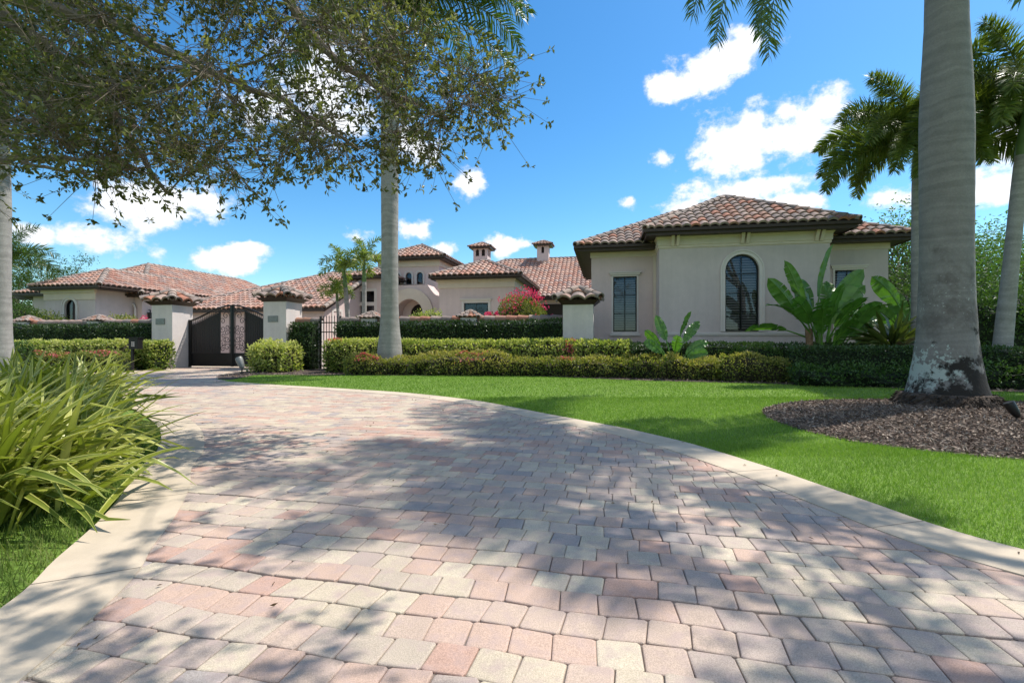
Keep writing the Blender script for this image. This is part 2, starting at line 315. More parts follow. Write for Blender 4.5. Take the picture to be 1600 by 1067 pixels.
def catmull(P, k=6, closed=False):
    P = [np.array(p, float) for p in P]; n = len(P); out = []
    for i in range(n if closed else n-1):
        g = (lambda j: P[j % n]) if closed else (lambda j: P[min(max(j, 0), n-1)])
        a, b, c, d = g(i-1), g(i), g(i+1), g(i+2)
        for j in range(k):
            t = j/k; out.append(.5*((2*b)+(-a+c)*t+(2*a-5*b+4*c-d)*t*t+(-a+3*b-3*c+d)*t**3))
    if not closed: out.append(P[-1])
    return np.array(out)
def inside(P, poly):
    x, y = P[:, 0], P[:, 1]; c = np.zeros(len(P), bool); n = len(poly)
    for i in range(n):
        x0, y0 = poly[i]; x1, y1 = poly[(i+1) % n]
        if y0 == y1: continue
        c ^= ((y0 > y) != (y1 > y)) & (x < (x1-x0)*(y-y0)/(y1-y0)+x0)
    return c
def flat(mb, poly, z, holes=()):
    rings = [[Vector((p[0], p[1], 0)) for p in poly]] + [[Vector((p[0], p[1], 0)) for p in h] for h in holes]
    tri = tessellate_polygon(rings); pts = [p for r in rings for p in r]
    tri = [t if (pts[t[1]]-pts[t[0]]).cross(pts[t[2]]-pts[t[0]]).z > 0 else (t[0], t[2], t[1]) for t in tri]
    mb.add([(p.x, p.y, z) for p in pts], tri)
def vnoise(P, f, seed=0):
    """cheap smooth noise in 3D from sines"""
    g = np.random.default_rng(seed); o = 0
    for k in range(5):
        w = g.normal(size=3)*f*(1+.6*k); o = o + np.sin(P@w + g.uniform(0, 6.28))/(1+.5*k)
    return o/2.2

# ground helpers: G = point on the ground seen at a photo position; the property's own axes (u along the fronts, v into the depth)
def G(px, py): Y = HC*F/(py-HY); return np.array([(px-800)/F*Y, Y])
CX, CY = -13.9, 19.77; TH = R(11); EU = (math.cos(TH), -math.sin(TH)); EV = (math.sin(TH), math.cos(TH))
def Wf(V):
    V = np.asarray(V, float); o = V.copy()
    o[..., 0] = CX + V[..., 0]*EU[0] + V[..., 1]*EV[0]; o[..., 1] = CY + V[..., 0]*EU[1] + V[..., 1]*EV[1]; return o
def W3(u, v, z=0): return Wf(np.array([u, v, z], float))
def U(px, v):
    k = (px-800)/F; return (k*(CY+v*EV[1])-CX-v*EV[0])/(EU[0]-k*EU[1])
def Z(py, u, v): return HC + (HY-py)/F*W3(u, v)[1]
def UVof(x, y):
    a, b = x-CX, y-CY; return a*EU[0]+b*EU[1], a*EV[0]+b*EV[1]

# ------------------------------------------------------------------ ground, lawn, driveway
b = MB(); b.add([(-3000,-3000,0),(3000,-3000,0),(3000,3000,0),(-3000,3000,0)], [(0,1,2,3)])
tag(b.build('ground', 'lawn', origin=(0,0,0)), 'green lawn ground around the driveway and house', 'ground', kind='structure')
right_px = [(1600,863),(1459,823),(1366,790),(1272,757),(1197,731),(1087,697),(1019,680),(964,668),(862,649),(806,638),(739,626),(637,614.5),(525,607),(430,601.5),(356,596.5)]
right_edge = catmull([(6.2,-3.0),(5.0,-1.0),(4.0,.7),(3.25,1.75)] + [G(*p) for p in right_px], 5)
tip = [G(338,592.5), G(336,589), G(345,585), G(372,581.5)]
left_edge = catmull([(-4.0,-3.0),(-2.6,-1.2),(-2.05,.2),(-1.93,1.1),tuple(G(0,957)),tuple(G(86,879)),tuple(G(151,821)),tuple(G(190,776)),(-3.12,3.99),(-3.5,4.75),(-4.3,5.9),(-5.6,7.3),(-7.6,9.1),(-10.4,11.4),(-13.6,13.6),(-18,16.2)], 5)
p2 = W3(4.22, 0)[:2]; p2b = W3(4.22, 1.2)[:2]; p1b = W3(0, 1.2)[:2]; p1 = W3(0, 0)[:2]; p1l = W3(-1.0, -.05)[:2]
far = [p2, p2b, p1b, p1, p1l, W3(-2.6,-1.0)[:2], W3(-6,-1.5)[:2], W3(-12,-1.9)[:2], (-30,21)]
drive = np.concatenate([right_edge, np.array(tip), np.array(far), left_edge[::-1]])
b = MB(); flat(b, drive, .004); tag(b.build('driveway_bedding', 'sand', origin=(0,0,0)), kind='structure')
court = [W3(-9,1.2)[:2], W3(12,1.2)[:2], W3(12,16)[:2], W3(-9,16)[:2]]
b = MB(); flat(b, court, .005); tag(b.build('courtyard', 'band', origin=(0,0,0)), kind='structure')

def strip(edge, w, side):
    d = np.gradient(edge, axis=0); n = np.stack([-d[:,1], d[:,0]], 1); n /= np.linalg.norm(n, axis=1)[:, None]
    return edge + n*w*side
def poly_dist(P, line):
    best = np.full(len(P), 1e9)
    for a, c in zip(line[:-1], line[1:]):
        e = c-a; t = np.clip(((P-a)@e)/(e@e), 0, 1); best = np.minimum(best, np.linalg.norm(P-a-t[:, None]*e, axis=1))
    return best
band_mb = MB()
for edge, sd in ((right_edge, 1), (left_edge, -1)):
    inn = strip(edge, .40, sd); n = len(edge); acc = 0
    for i in range(n-1):
        a, c, d, e = edge[i], edge[i+1], inn[i+1], inn[i]
        V = [(*a,.019),(*c,.019),(*d,.019),(*e,.019),(*a,-.02),(*c,-.02),(*d,.004),(*e,.004)]
        band_mb.add(V, [(0,1,2,3) if sd > 0 else (3,2,1,0), (0,4,5,1), (3,2,6,7)])
tag(band_mb.build('driveway_kerb_band', 'band', origin=(0,0,0)), 'smooth cream concrete band edging the paver driveway', 'kerb', kind='structure')
# scored joints across the band
jm = MB()
for edge, sd in ((right_edge, 1), (left_edge, -1)):
    inn = strip(edge, .40, sd); L_ = np.concatenate([[0], np.cumsum(np.linalg.norm(np.diff(edge, axis=0), axis=1))])
    for s_ in np.arange(.9, L_[-1], 1.22):
        a = np.array([np.interp(s_, L_, edge[:, k]) for k in (0,1)]); c = np.array([np.interp(s_, L_, inn[:, k]) for k in (0,1)])
        t = (c-a)/np.linalg.norm(c-a); q = np.array([-t[1], t[0]])*.0022
        jm.add([(*(a-q),.0205),(*(a+q),.0205),(*(c+q),.0205),(*(c-q),.0205)], [(0,1,2,3)])
tag(jm.build('kerb_joints', 'sand', origin=(0,0,0)), kind='structure')

# pavers, each with rounded rim, laid in wavy courses
PR = .157; ang = R(-12.5); ca, sa = math.cos(ang), math.sin(ang)
lx, ly, ww = [], [], []
for r_ in range(-20, 175):
    x = -26 + rng.uniform(0, .15); row = []
    while x < 12:
        w = .157 if rng.random() < .97 else .235
        lx.append(x+w/2); ly.append(r_*PR); ww.append(w); x += w
lx, ly, ww = map(np.array, (lx, ly, ww))
cx = lx*ca - ly*sa; cy = lx*sa + ly*ca
P = np.stack([cx, cy], 1)
ok = inside(P, drive) & (cy > .3)
de = np.minimum(poly_dist(P, right_edge), poly_dist(P, left_edge)); ok &= de > .30
lx, ly, ww, cx, cy = lx[ok], ly[ok], ww[ok], cx[ok], cy[ok]; n = len(lx)
m_ = 4
def ring(inset, z, jit):
    hw = ww/2-.0012-inset; hh = np.full(len(ww), PR/2-.0012-inset); cr = .009 if inset < .01 else .007
    px, py = [], []
    for (sx, sy) in ((-1,-1),(1,-1),(1,1),(-1,1)):
        c1 = (sx*(hw-cr), sy*hh); c2 = (sx*hw, sy*(hh-cr))
        if sx*sy > 0: c1, c2 = c2, c1
        for c in (c1, c2): px.append(c[0]); py.append(c[1])
    # bow points in the long sides
    X = np.stack(px, 1); Y = np.stack(py, 1)
    X = X + jit[0]; Y = Y + jit[1]
    wob = .008*np.sin((lx[:,None]+X)*9.0 + np.floor(ly[:,None]/PR)*0.0) + .006*np.sin((lx[:,None]+X)*40.0+1.3)
    wob2 = .006*np.sin((ly[:,None]+Y)*23.0+lx[:,None]*0+.5)
    gx = lx[:,None]+X+wob2; gy = ly[:,None]+Y+wob
    Zz = np.full_like(gx, 0)+z + tl[:,0:1]*X*1.0 + tl[:,1:2]*Y
    return np.stack([gx*ca-gy*sa, gx*sa+gy*ca, Zz], -1)
tl = rng.normal(0, .010, (n, 2)); jt = rng.normal(0, .0013, (2, n, 8)); hz = rng.normal(0, .0008, (n, 1))
rings = [ring(0, .002, jt), ring(.0008, .0100, jt), ring(.0035, .0128, jt), ring(.0085, .0140, jt)]
V = np.concatenate([r_ + np.concatenate([np.zeros((n,1,2)), hz[:,:,None]], -1) for r_ in rings], 1)   # n,32,3
k = np.arange(8); kn = (k+1) % 8
q = np.concatenate([np.stack([k+8*i, kn+8*i, kn+8*(i+1), k+8*(i+1)], 1) for i in range(3)])
base_i = (np.arange(n)*32)[:, None, None]
Pn = np.stack([cx, cy, cx*0], 1)
bias = vnoise(Pn, .55, 5)*.10
r0 = np.clip(rng.random(n)*.98 + 0, 0, .999)
# neighbouring pavers along a course tend to share a tone (they are laid from one bundle)
seg = np.floor(lx/.62+ np.sin(ly/PR*12.9)*43.1).astype(int); rr = (np.sin(seg*12.9898+np.floor(ly/PR+.5)*78.233)*43758.5453) % 1
pick = np.where(rng.random(n) < .55, rr, r0)
wts = np.cumsum([.07,.14,.14,.13,.12,.14,.12,.05,.09]); pick = np.clip(pick+bias*.6, 0, .999)
idx = np.searchsorted(wts/wts[-1], pick); val = (idx+.5)/9
pm = MB(); pm.add(V.reshape(-1, 3), (q[None]+base_i).reshape(-1, 4), np.repeat(val, 24))
pm.V.append(np.zeros((0,3))); pm.Q.append((np.arange(24,32)[None]+base_i[:,:,0]).astype(int)); pm.A.append(val)
tag(pm.build('driveway', 'paver', origin=(0,0,0)), 'paver driveway of pink, cream and grey blocks', 'driveway', kind='structure')

# beds of bark mulch
bed_front = [(1800,620),(1600,613),(1400,606.5),(1300,603),(1200,599.5),(1100,597),(975,593.5),(900,590),(800,587),(700,586.5),(600,586.5),(500,586),(398,586)]
bf = catmull([G(*p) for p in bed_front], 4)
bed = np.concatenate([bf, np.array([G(362,592.5), G(342,592), G(337,589), G(345,585.5), G(372,582)]), np.array([W3(4.3,-.02)[:2], W3(4.3,1.0)[:2], W3(17,1.1)[:2], W3(45,1.1)[:2]])])
b = MB(); flat(b, bed, .012); tag(b.build('planting_bed', 'mulch', origin=(0,0,0)), kind='structure')
lbed = [W3(-1.1,1.0)[:2], W3(-1.02,-.05)[:2], W3(-2.6,-.95)[:2], W3(-6,-1.45)[:2], W3(-12,-1.85)[:2], (-32,21.5), W3(-20,1.0)[:2]]
b = MB(); flat(b, lbed, .013); tag(b.build('planting_bed', 'mulch', origin=(0,0,0)), kind='structure')
isl = catmull([(3.85,7.42),(3.58,6.3),(3.71,5.35),(4.15,4.82),(4.76,4.47),(6,4.1),(8,4.2),(9.8,5.5),(10,7.5),(8.5,8.9),(5.9,8.93),(4.55,8.3)], 6, True)
ic = np.array([6.9, 6.8]); b = MB(); rr_ = [0,.25,.5,.75,.9,1.0]; zz_ = [.10,.095,.075,.045,.025,.008]; V = []; n_i = len(isl)
for r_, z_ in zip(rr_, zz_):
    for p in isl: q_ = ic+(p-ic)*r_; V.append((q_[0], q_[1], z_))
b.add(V, [(i*n_i+j, i*n_i+(j+1) % n_i, (i+1)*n_i+(j+1) % n_i, (i+1)*n_i+j) for i in range(5) for j in range(n_i)])
tag(b.build('mulch_island', 'mulch', smooth=True, origin=(0,0,0)), kind='structure')
def island_z(P):
    d = P-ic; a = np.arctan2(d[:,1], d[:,0]); ai = np.arctan2(isl[:,1]-ic[1], isl[:,0]-ic[0]); ri = np.linalg.norm(isl-ic, axis=1); o = np.argsort(ai)
    rad = np.interp(a, ai[o], ri[o], period=2*np.pi); return np.interp(np.linalg.norm(d, axis=1)/rad, rr_, zz_)

def chips(P, z, s0, name, label):
    n = len(P); D = rng.normal(size=(n,3)); D[:,2] *= .35; b = MB()
    sz = rng.uniform(.6, 1.6, n)*s0
    add_leaves(b, np.stack([P[:,0], P[:,1], z+rng.uniform(.004,.02,n)], 1), D, sz, sz*rng.uniform(.18,.4,n), rng.random(n), .1)
    return tag(b.build(name, 'mulch_chip', origin=(0,0,0)), label, 'mulch', kind='stuff')
Pm = rng.uniform((3.5,4.0),(10,9), (85000,2)); Pm = Pm[inside(Pm, isl)]; Pm = Pm[(Pm[:,1] > Pm[:,0]*.9)]
chips(Pm, island_z(Pm), .042, 'bark_mulch', 'shredded brown bark mulch around the big palm')
Pb = rng.uniform((-9,10),(16,20.5),(60000,2)); Pb = Pb[inside(Pb, bed)]; Pb = Pb[poly_dist(Pb, bf) < 1.0]
chips(Pb, 0, .07, 'bark_mulch', 'brown bark mulch along the front of the hedge bed')

# grass blades
def blades(P, h, w, name=None, mb=None):
    n = len(P); D = rng.normal(size=(n,3))*.45; D[:,2] = 1; D = nrm(D); a = rng.uniform(0, 6.28, n); s_ = np.stack([np.cos(a), np.sin(a), a*0], 1)*w/2
    B_ = np.stack([P[:,0], P[:,1], np.zeros(n)], 1); hh = rng.uniform(.6,1.25,n)[:,None]*h
    mb.add(np.stack([B_-s_, B_+s_, B_+D*hh], 1).reshape(-1,3), np.arange(3*n).reshape(-1,3), np.clip(rng.normal(.42,.2,n)+.2*vnoise(np.stack([P[:,0],P[:,1],P[:,0]*0],1), 1.3, 3), 0, 1))
lawn_poly = np.concatenate([right_edge, np.array([G(358,595)]), bf[::-1]])
g = MB()
def lawn_sample(x0, x1, y0, y1, n):
    P = rng.uniform((x0,y0),(x1,y1),(n,2)); r = np.linalg.norm(P, axis=1)
    P = P[inside(P, lawn_poly) & ~inside(P, isl) & (P[:,0] < P[:,1]*1.12+.4)]; return P
Pn_ = lawn_sample(0, 6.5, 1.2, 5.2, 150000); blades(Pn_, .038, .0045, mb=g)
Pn_ = lawn_sample(-1, 10, 4.6, 9.5, 160000); blades(Pn_, .040, .0075, mb=g)
Pn_ = lawn_sample(-10, 17, 9, 16, 130000); blades(Pn_, .042, .013, mb=g)
tag(g.build('lawn_grass', 'grass_blade', origin=(0,0,0)), 'short bright green mown grass of the lawn', 'grass', kind='stuff')
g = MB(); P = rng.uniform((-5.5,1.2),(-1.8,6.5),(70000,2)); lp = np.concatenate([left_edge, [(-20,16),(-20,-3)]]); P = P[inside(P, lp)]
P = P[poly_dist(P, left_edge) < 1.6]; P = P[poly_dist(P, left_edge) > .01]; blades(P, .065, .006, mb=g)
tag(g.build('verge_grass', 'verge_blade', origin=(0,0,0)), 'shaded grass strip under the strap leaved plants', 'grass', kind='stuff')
# fallen leaves on the drive
P = rng.uniform((-8,1.4),(6,16),(420,2)); P = P[inside(P, drive)]; n = len(P); D = rng.normal(size=(n,3)); D[:,2] *= .15
b = MB(); add_leaves(b, np.stack([P[:,0],P[:,1],np.full(n,.024)],1), D, rng.uniform(.02,.045,n), .014, rng.random(n), .3)
tag(b.build('fallen_leaves', 'fallen', origin=(0,0,0)), 'small dry leaves scattered over the paver driveway', 'leaves', kind='stuff')

# ------------------------------------------------------------------ roofs
def roof_face(mb, E0, E1, T1, T0, pw=.30, ch=.38, amp=.055, step=.05):
    E0, E1, T1, T0 = (np.array(p, float) for p in (E0, E1, T1, T0))
    A = E1-E0; La = np.linalg.norm(A); A /= La
    up = T0-E0; up = up - A*(up@A); Lb = np.linalg.norm(up); Bv = up/Lb; N = np.cross(A, Bv); N = N if N[2] > 0 else -N
    a0t = (T0-E0)@A; a1t = (T1-E0)@A
    na, nb = max(1, round(La/pw)), max(1, round(Lb/ch)); pw = La/na; ch = Lb/nb
    pr = np.linspace(-.5, .5, 8); prz = amp*(np.abs(np.cos(np.pi*pr))**.8*1.5-.4)
    I, J = np.meshgrid(np.arange(na), np.arange(nb)); I = I.ravel(); J = J.ravel()
    ac = (I+.5)*pw; b0 = J*ch; mid = (b0+ch*.5)/Lb
    keep = (ac > a0t*mid-pw*.75) & (ac < La+(a1t-La)*mid+pw*.75); I, J, ac, b0 = I[keep], J[keep], ac[keep], b0[keep]; n = len(I)
    jit = rng.normal(0, .006, n)
    rows = []
    for (bb, hh) in ((-.02, -.025), (-.02, step), (ch, .0)):
        bq = b0+bb + (jit if bb < 0 else 0); a = ac[:,None]+pr[None]*pw
        lo = a0t*np.clip(bq/Lb,0,1); hi = La+(a1t-La)*np.clip(bq/Lb,0,1); a = np.clip(a, lo[:,None], hi[:,None])
        rows.append(E0 + a[...,None]*A + bq[:,None,None]*Bv + (prz[None,:,None]+hh+.03)*N)
    V = np.stack(rows, 1).reshape(-1, 3); k = np.arange(7)
    q = np.concatenate([np.stack([k+8*r, k+1+8*r, k+9+8*r, k+8+8*r], 1) for r in (0,1)])
    mb.add(V, (q[None]+(np.arange(n)*24)[:,None,None]).reshape(-1,4), np.repeat(rng.random(n), 14))
def cap_line(mb, P0, P1, r=.12, ln=.40, lift=.03):
    P0, P1 = np.array(P0, float), np.array(P1, float); L = np.linalg.norm(P1-P0)
    if L < .05: return
    n = max(1, round(L/ln)); t = (P1-P0)/L; sd = nrm(np.cross(t, [0,0,1.])); up = np.cross(sd, t); ph = np.linspace(-.15*np.pi, 1.15*np.pi, 9)
    for i in range(n):
        a = P0+t*(L*i/n-.03); c = P0+t*(L*(i+1)/n); V = []
        for p, rr, h in ((a, r*.78, lift-.005), (a, r*1.06, lift+.012), (c, r*.92, lift-.004)):
            for x in ph: V.append(p+sd*rr*math.cos(x)+up*(rr*.85*math.sin(x)+h))
        k = np.arange(8); mb.add(V, np.concatenate([np.stack([k+9*j, k+1+9*j, k+10+9*j, k+9+9*j],1) for j in (0,1)]))
def solid_roof(root, faces, eaves, caps, ze, mat, cap_r, pw, ch, sofit=None, fh=.16, amp=.055):
    """faces: (E0,E1,T1,T0) in u,v,z ; eaves: list of (p,q) ; caps: list of (p,q)"""
    W_w = lambda p: Wf(np.array(p, float))
    mb = MB()
    for f in faces: roof_face(mb, *[W_w(p) for p in f], pw=pw, ch=ch, amp=amp)
    roof = mb.build('roof', mat, root, smooth=False)
    for m in [roof.data]: 
        m.polygons.foreach_set('use_smooth', np.ones(len(m.polygons), bool))
    try: roof.data.set_sharp_from_angle(angle=R(40))
    except Exception: pass
    ub = MB()
    for f in faces: ub.add([W_w(p)-np.array([0,0,.015]) for p in f], [(0,1,2,3)])
    ub.build('underlay', 'under', roof)
    cb = MB()
    for p, q in caps: cap_line(cb, W_w(p), W_w(q), cap_r, ch)
    if cb.n: cb.build('ridge_tiles', 'cap', roof, smooth=False)
    return roof
def hip_roof(root, u0, u1, v0, v1, ze, pitch, mat='tile', cap_r=.12, pw=.30, ch=.38, fh=.17, amp=.055, gut=True):
    w, d = u1-u0, v1-v0
    if w <= d: h = w/2*pitch; A = ((u0+u1)/2, v0+w/2, ze+h); B = ((u0+u1)/2, v1-w/2, ze+h)
    else: h = d/2*pitch; A = (u0+d/2, (v0+v1)/2, ze+h); B = (u1-d/2, (v0+v1)/2, ze+h)
    c = [(u0,v0,ze),(u1,v0,ze),(u1,v1,ze),(u0,v1,ze)]
    if w <= d: faces = [(c[0],c[1],A,A),(c[1],c[2],B,A),(c[2],c[3],B,B),(c[3],c[0],A,B)]; caps = [(c[0],A),(c[1],A),(c[2],B),(c[3],B),(A,B)]
    else: faces = [(c[0],c[1],B,A),(c[1],c[2],B,B),(c[2],c[3],A,B),(c[3],c[0],A,A)]; caps = [(c[0],A),(c[1],B),(c[2],B),(c[3],A),(A,B)]
    roof = solid_roof(root, faces, None, caps, ze, mat, cap_r, pw, ch, amp=amp)
    fb = MB(Wf); i = .02
    for (a0,a1,b0,b1) in ((u0+i,u1-i,v0+i,v0+i+.05),(u0+i,u1-i,v1-i-.05,v1-i),(u0+i,u0+i+.05,v0+i+.05,v1-i-.05),(u1-i-.05,u1-i,v0+i+.05,v1-i-.05)):
        fb.box(a0,a1,b0,b1,ze-fh,ze-.02)
    fb.box(u0+.07,u1-.07,v0+.07,v1-.07,ze-fh+.02,ze-fh+.05)
    if gut:
        fb.box(u0-.07,u1+.07,v0-.09,v0+.018,ze-.13,ze-.035); fb.box(u0-.09,u0+.018,v0+.02,v1,ze-.13,ze-.035); fb.box(u1-.018,u1+.09,v0+.02,v1,ze-.13,ze-.035)
    fb.build('fascia', 'fascia', roof)
    return roof

# ------------------------------------------------------------------ walls and windows
def outl(uc, w, z0, z1, arch=False, n=12):
    if not arch: return [(uc-w/2,z0),(uc+w/2,z0),(uc+w/2,z1),(uc-w/2,z1)]
    r = w/2; zs = z1-r; return [(uc-r,z0),(uc+r,z0)]+[(uc+r*math.cos(math.pi*i/n), zs+r*math.sin(math.pi*i/n)) for i in range(n+1)]
def wall_face(mb, T, outline, holes, d=0, rev=.14):
    old = mb.T; mb.T = T
    rings = [[Vector((p[0],p[1],0)) for p in outline]]+[[Vector((p[0],p[1],0)) for p in h] for h in holes]
    pts = [p for r in rings for p in r]; mb.add([(p.x,d,p.y) for p in pts], [tuple(t) for t in tessellate_polygon(rings)])
    for h in holes:
        n = len(h); mb.add([(p[0],d,p[1]) for p in h]+[(p[0],d+rev,p[1]) for p in h], [(i,(i+1)%n,n+(i+1)%n,n+i) for i in range(n)])
    mb.T = old
def bridge(mb, A, B, d0, d1):
    """frame between outline A and inner outline B, from depth d0 (front) to d1"""
    n = len(A); V = [(p[0],d0,p[1]) for p in A]+[(p[0],d0,p[1]) for p in B]+[(p[0],d1,p[1]) for p in A]+[(p[0],d1,p[1]) for p in B]
    Fc = []
    for i in range(n):
        j = (i+1) % n; Fc += [(i,j,n+j,n+i),(i,2*n+i,2*n+j,j),(n+i,n+j,3*n+j,3*n+i),(2*n+i,3*n+i,3*n+j,2*n+j)]
    mb.add(V, Fc)
def window(root, T, uc, w, z0, z1, d, arch=False, mu=(1,2), surr=.1, head=False, sill=False, shut=True, surr_mat='white_trim', label=None, t=.05):
    O = outl(uc,w,z0,z1,arch); I = outl(uc,w-2*t,z0+t,z1-t,arch)
    b = MB(T); bridge(b, O, I, d+.07, d+.13)
    for i in range(1, mu[0]+1):
        x = uc-w/2+w*i/(mu[0]+1); zt = z1-t if not arch else (z1-w/2)+math.sqrt(max(0,(w/2-t)**2-(x-uc)**2)); b.box(x-.014,x+.014,d+.085,d+.12,z0+t,zt)
    for i in range(1, mu[1]+1):
        z = z0+(z1-z0)*i/(mu[1]+1); b.box(uc-w/2+t,uc+w/2-t,d+.088,d+.117,z-.014,z+.014)
    win = b.build('window', 'metal', root)
    if label: win['label'] = label
    b = MB(T); b.add([(p[0],d+.102,p[1]) for p in I], [tuple(range(len(I)))]); b.build('pane', 'glass', win)
    if shut:
        b = MB(T); z = z0+.1
        while z < z1-.08:
            hw = w/2-t-.01
            if arch and z > z1-w/2: hw = math.sqrt(max(.01,(w/2-t)**2-(z-(z1-w/2))**2))-.01
            for sg in (-1, 1):
                a0, a1 = (uc-hw, uc-.035) if sg < 0 else (uc+.035, uc+hw)
                if a1-a0 > .05: b.add([(a0,d+.16,z),(a1,d+.16,z),(a1,d+.21,z+.05),(a0,d+.21,z+.05),(a0,d+.16,z-.012),(a1,d+.16,z-.012),(a1,d+.21,z+.038),(a0,d+.21,z+.038)],[(0,1,2,3),(4,5,6,7),(0,1,5,4)])
            z += .088
        b.build('shutter', 'shutter', win)
    b = MB(T); b.box(uc-w/2-.02,uc+w/2+.02,d+.32,d+.34,z0-.02,z1+.02); b.build('dark_back', 'dark_room', win)  # dark sheet standing for the unlit room behind the glass
    if surr:
        b = MB(T)
        if arch: bridge(b, outl(uc,w+2*surr,z0-.003,z1+surr,True), outl(uc,w+.01,z0-.002,z1+.005,True), d-.05, d+.004); bridge(b, outl(uc,w+2*surr+.06,z0-.001,z1+surr+.03,True), outl(uc,w+2*surr-.03,z0-.004,z1+surr-.015,True), d-.08, d+.006)
        else: bridge(b, outl(uc,w+2*surr,z0-surr,z1+surr), O, d-.035, d+.004)
        if head: b.box(uc-w/2-surr-.06,uc+w/2+surr+.06,d-.09,d+.002,z1+surr,z1+surr+.07); b.box(uc-w/2-surr-.10,uc+w/2+surr+.10,d-.13,d+.003,z1+surr+.07,z1+surr+.11)
        if sill: b.box(uc-w/2-surr-.06,uc+w/2+surr+.06,d-.10,d+.002,z0-surr-.09,z0-surr)
        b.build('surround', surr_mat, win)
    return win
def block(root, u0, u1, v0, v1, z1, mat, holes=(), name='wall', z0=-.05, side_holes=None):
    """a closed block of wall; its front (v0) carries the openings, optional openings in its +u side"""
    b = MB(Wf); b.add([(u0,v0,z0),(u1,v0,z0),(u1,v1,z0),(u0,v1,z0),(u0,v0,z1),(u1,v0,z1),(u1,v1,z1),(u0,v1,z1)],
                      [(4,5,6,7),(2,3,7,6),(3,0,4,7)]+([] if side_holes else [(1,2,6,5)]))
    wall_face(b, Wf, [(u0,z0),(u1,z0),(u1,z1),(u0,z1)], list(holes), v0)
    if side_holes:
        Tn = side_T(u1); wall_face(b, Tn, [(v0,z0),(v1,z0),(v1,z1),(v0,z1)], list(side_holes), 0)
    return b.build(name, mat, root)
def side_T(u1):
    def T(V):
        V = np.asarray(V, float); o = V.copy(); o[...,0] = u1-V[...,1]; o[...,1] = V[...,0]; return Wf(o)
    return T

# ------------------------------------------------------------------ the pavilion at right
v = 1.0
uL, uR = U(1030,v), U(1297,v); um = (uL+uR)/2
root = empty('pavilion', W3(um, v+4, 0), 'nearest stucco pavilion with arched window and brown tiled hip roofs, behind the lawn hedges', 'house')
eL, eR = U(1009,v-.55), U(1342,v-.55); ze = Z(350, (eL+eR)/2, v-.55)
zc = ze-.15
wa0, wa1 = U(1133,v), U(1186,v); az0, az1 = Z(517,um,v), Z(397,um,v); auc = (wa0+wa1)/2; aw = wa1-wa0
block(root, uL, uR, v, v+3.5, zc, 'stucco_grey', [outl(auc,aw,az0,az1,True)])
window(root, Wf, auc, aw, az0, az1, v, True, (1,3), surr=.13, t=.045)
hip_roof(root, eL, eR, v-.55, v-.55+(eR-eL), ze, .56, 'tile_grey', .13, .30, .40, .24, amp=.05)
b = MB(Wf); zl = Z(518.5,um,v)                                  # water-table ledge, cornice
b.box(uL-.03,uR+.03,v-.06,v+.002,zl-.07,zl); b.box(uL-.02,uR+.02,v-.035,v+.003,zl-.12,zl-.07)
b.build('ledge', 'white_trim', root)
cz = Z(383,um,v)
b = MB(Wf)
prof = [(.0,cz-.03),(.035,cz),(.035,cz+.07),(.06,cz+.09),(.07,cz+.30),(.16,cz+.42),(.26,zc-.02),(.30,zc-.02),(.30,zc+.001)]
for k_ in range(len(prof)-1):
    (o0,z0_),(o1,z1_) = prof[k_], prof[k_+1]
    c0 = [(uL-o0,v+3,z0_),(uL-o0,v-o0,z0_),(uR+o0,v-o0,z0_),(uR+o0,v+3,z0_)]; c1 = [(uL-o1,v+3,z1_),(uL-o1,v-o1,z1_),(uR+o1,v-o1,z1_),(uR+o1,v+3,z1_)]
    b.add(c0+c1, [(i,i+1,i+5,i+4) for i in range(3)])
b.build('cornice', 'trim', root)
for px_ in (1051,1059,1160,1168,1276,1284):
    u_ = U(px_,v-.1); b = MB(Wf); b.add([(u_-.05,v-.10,cz+.05),(u_+.05,v-.10,cz+.05),(u_+.05,v-.33,zc-.03),(u_-.05,v-.33,zc-.03),(u_-.05,v-.05,cz+.05),(u_+.05,v-.05,cz+.05),(u_+.05,v-.05,zc-.03),(u_-.05,v-.05,zc-.03)],[(0,1,2,3),(0,3,7,4),(1,5,6,2),(0,4,5,1)]); b.build('corbel', 'trim', root)
# wings
vw = 2.2; wl0 = U(924,vw); wr1 = U(1388,vw)
e0, e1 = U(900,vw-.6), U(1431,vw-.6); zew = Z(383, e0, vw-.6)
w1a, w1b = U(958,vw), U(995,vw); z_a, z_b = Z(518,w1a,vw), Z(432,w1a,vw)
block(root, wl0, uL+.02, vw, vw+7.6, zew-.14, 'stucco', [outl((w1a+w1b)/2,w1b-w1a,z_a,z_b)])
window(root, Wf, (w1a+w1b)/2, w1b-w1a, z_a, z_b, vw, False, (1,2), surr=.06, head=True, sill=True, t=.04)
w3a, w3b = U(1304,vw), U(1347,vw); z_a3, z_b3 = Z(518,w3a,vw), Z(422,w3a,vw)
block(root, uR-.02, wr1, vw, vw+7.6, zew-.14, 'stucco_grey', [outl((w3a+w3b)/2,w3b-w3a,z_a3,z_b3)])
window(root, Wf, (w3a+w3b)/2, w3b-w3a, z_a3, z_b3, vw, False, (1,2), surr=.06, head=True, sill=True, t=.04)
hip_roof(root, e0, e1, vw-.6, vw+8.0, zew, .50, 'tile_grey', .13, .30, .40, .22, amp=.05)
b = MB(Wf); b.box(wl0-.04,uL,vw-.04,vw+.003,zew-.40,zew-.17); b.build('frieze', 'trim', root)
b = MB(Wf); b.box(uR,wr1+.04,vw-.04,vw+.003,zew-.40,zew-.17); b.build('frieze', 'trim', root)
b = MB(Wf); ud = U(1023,vw-.1)
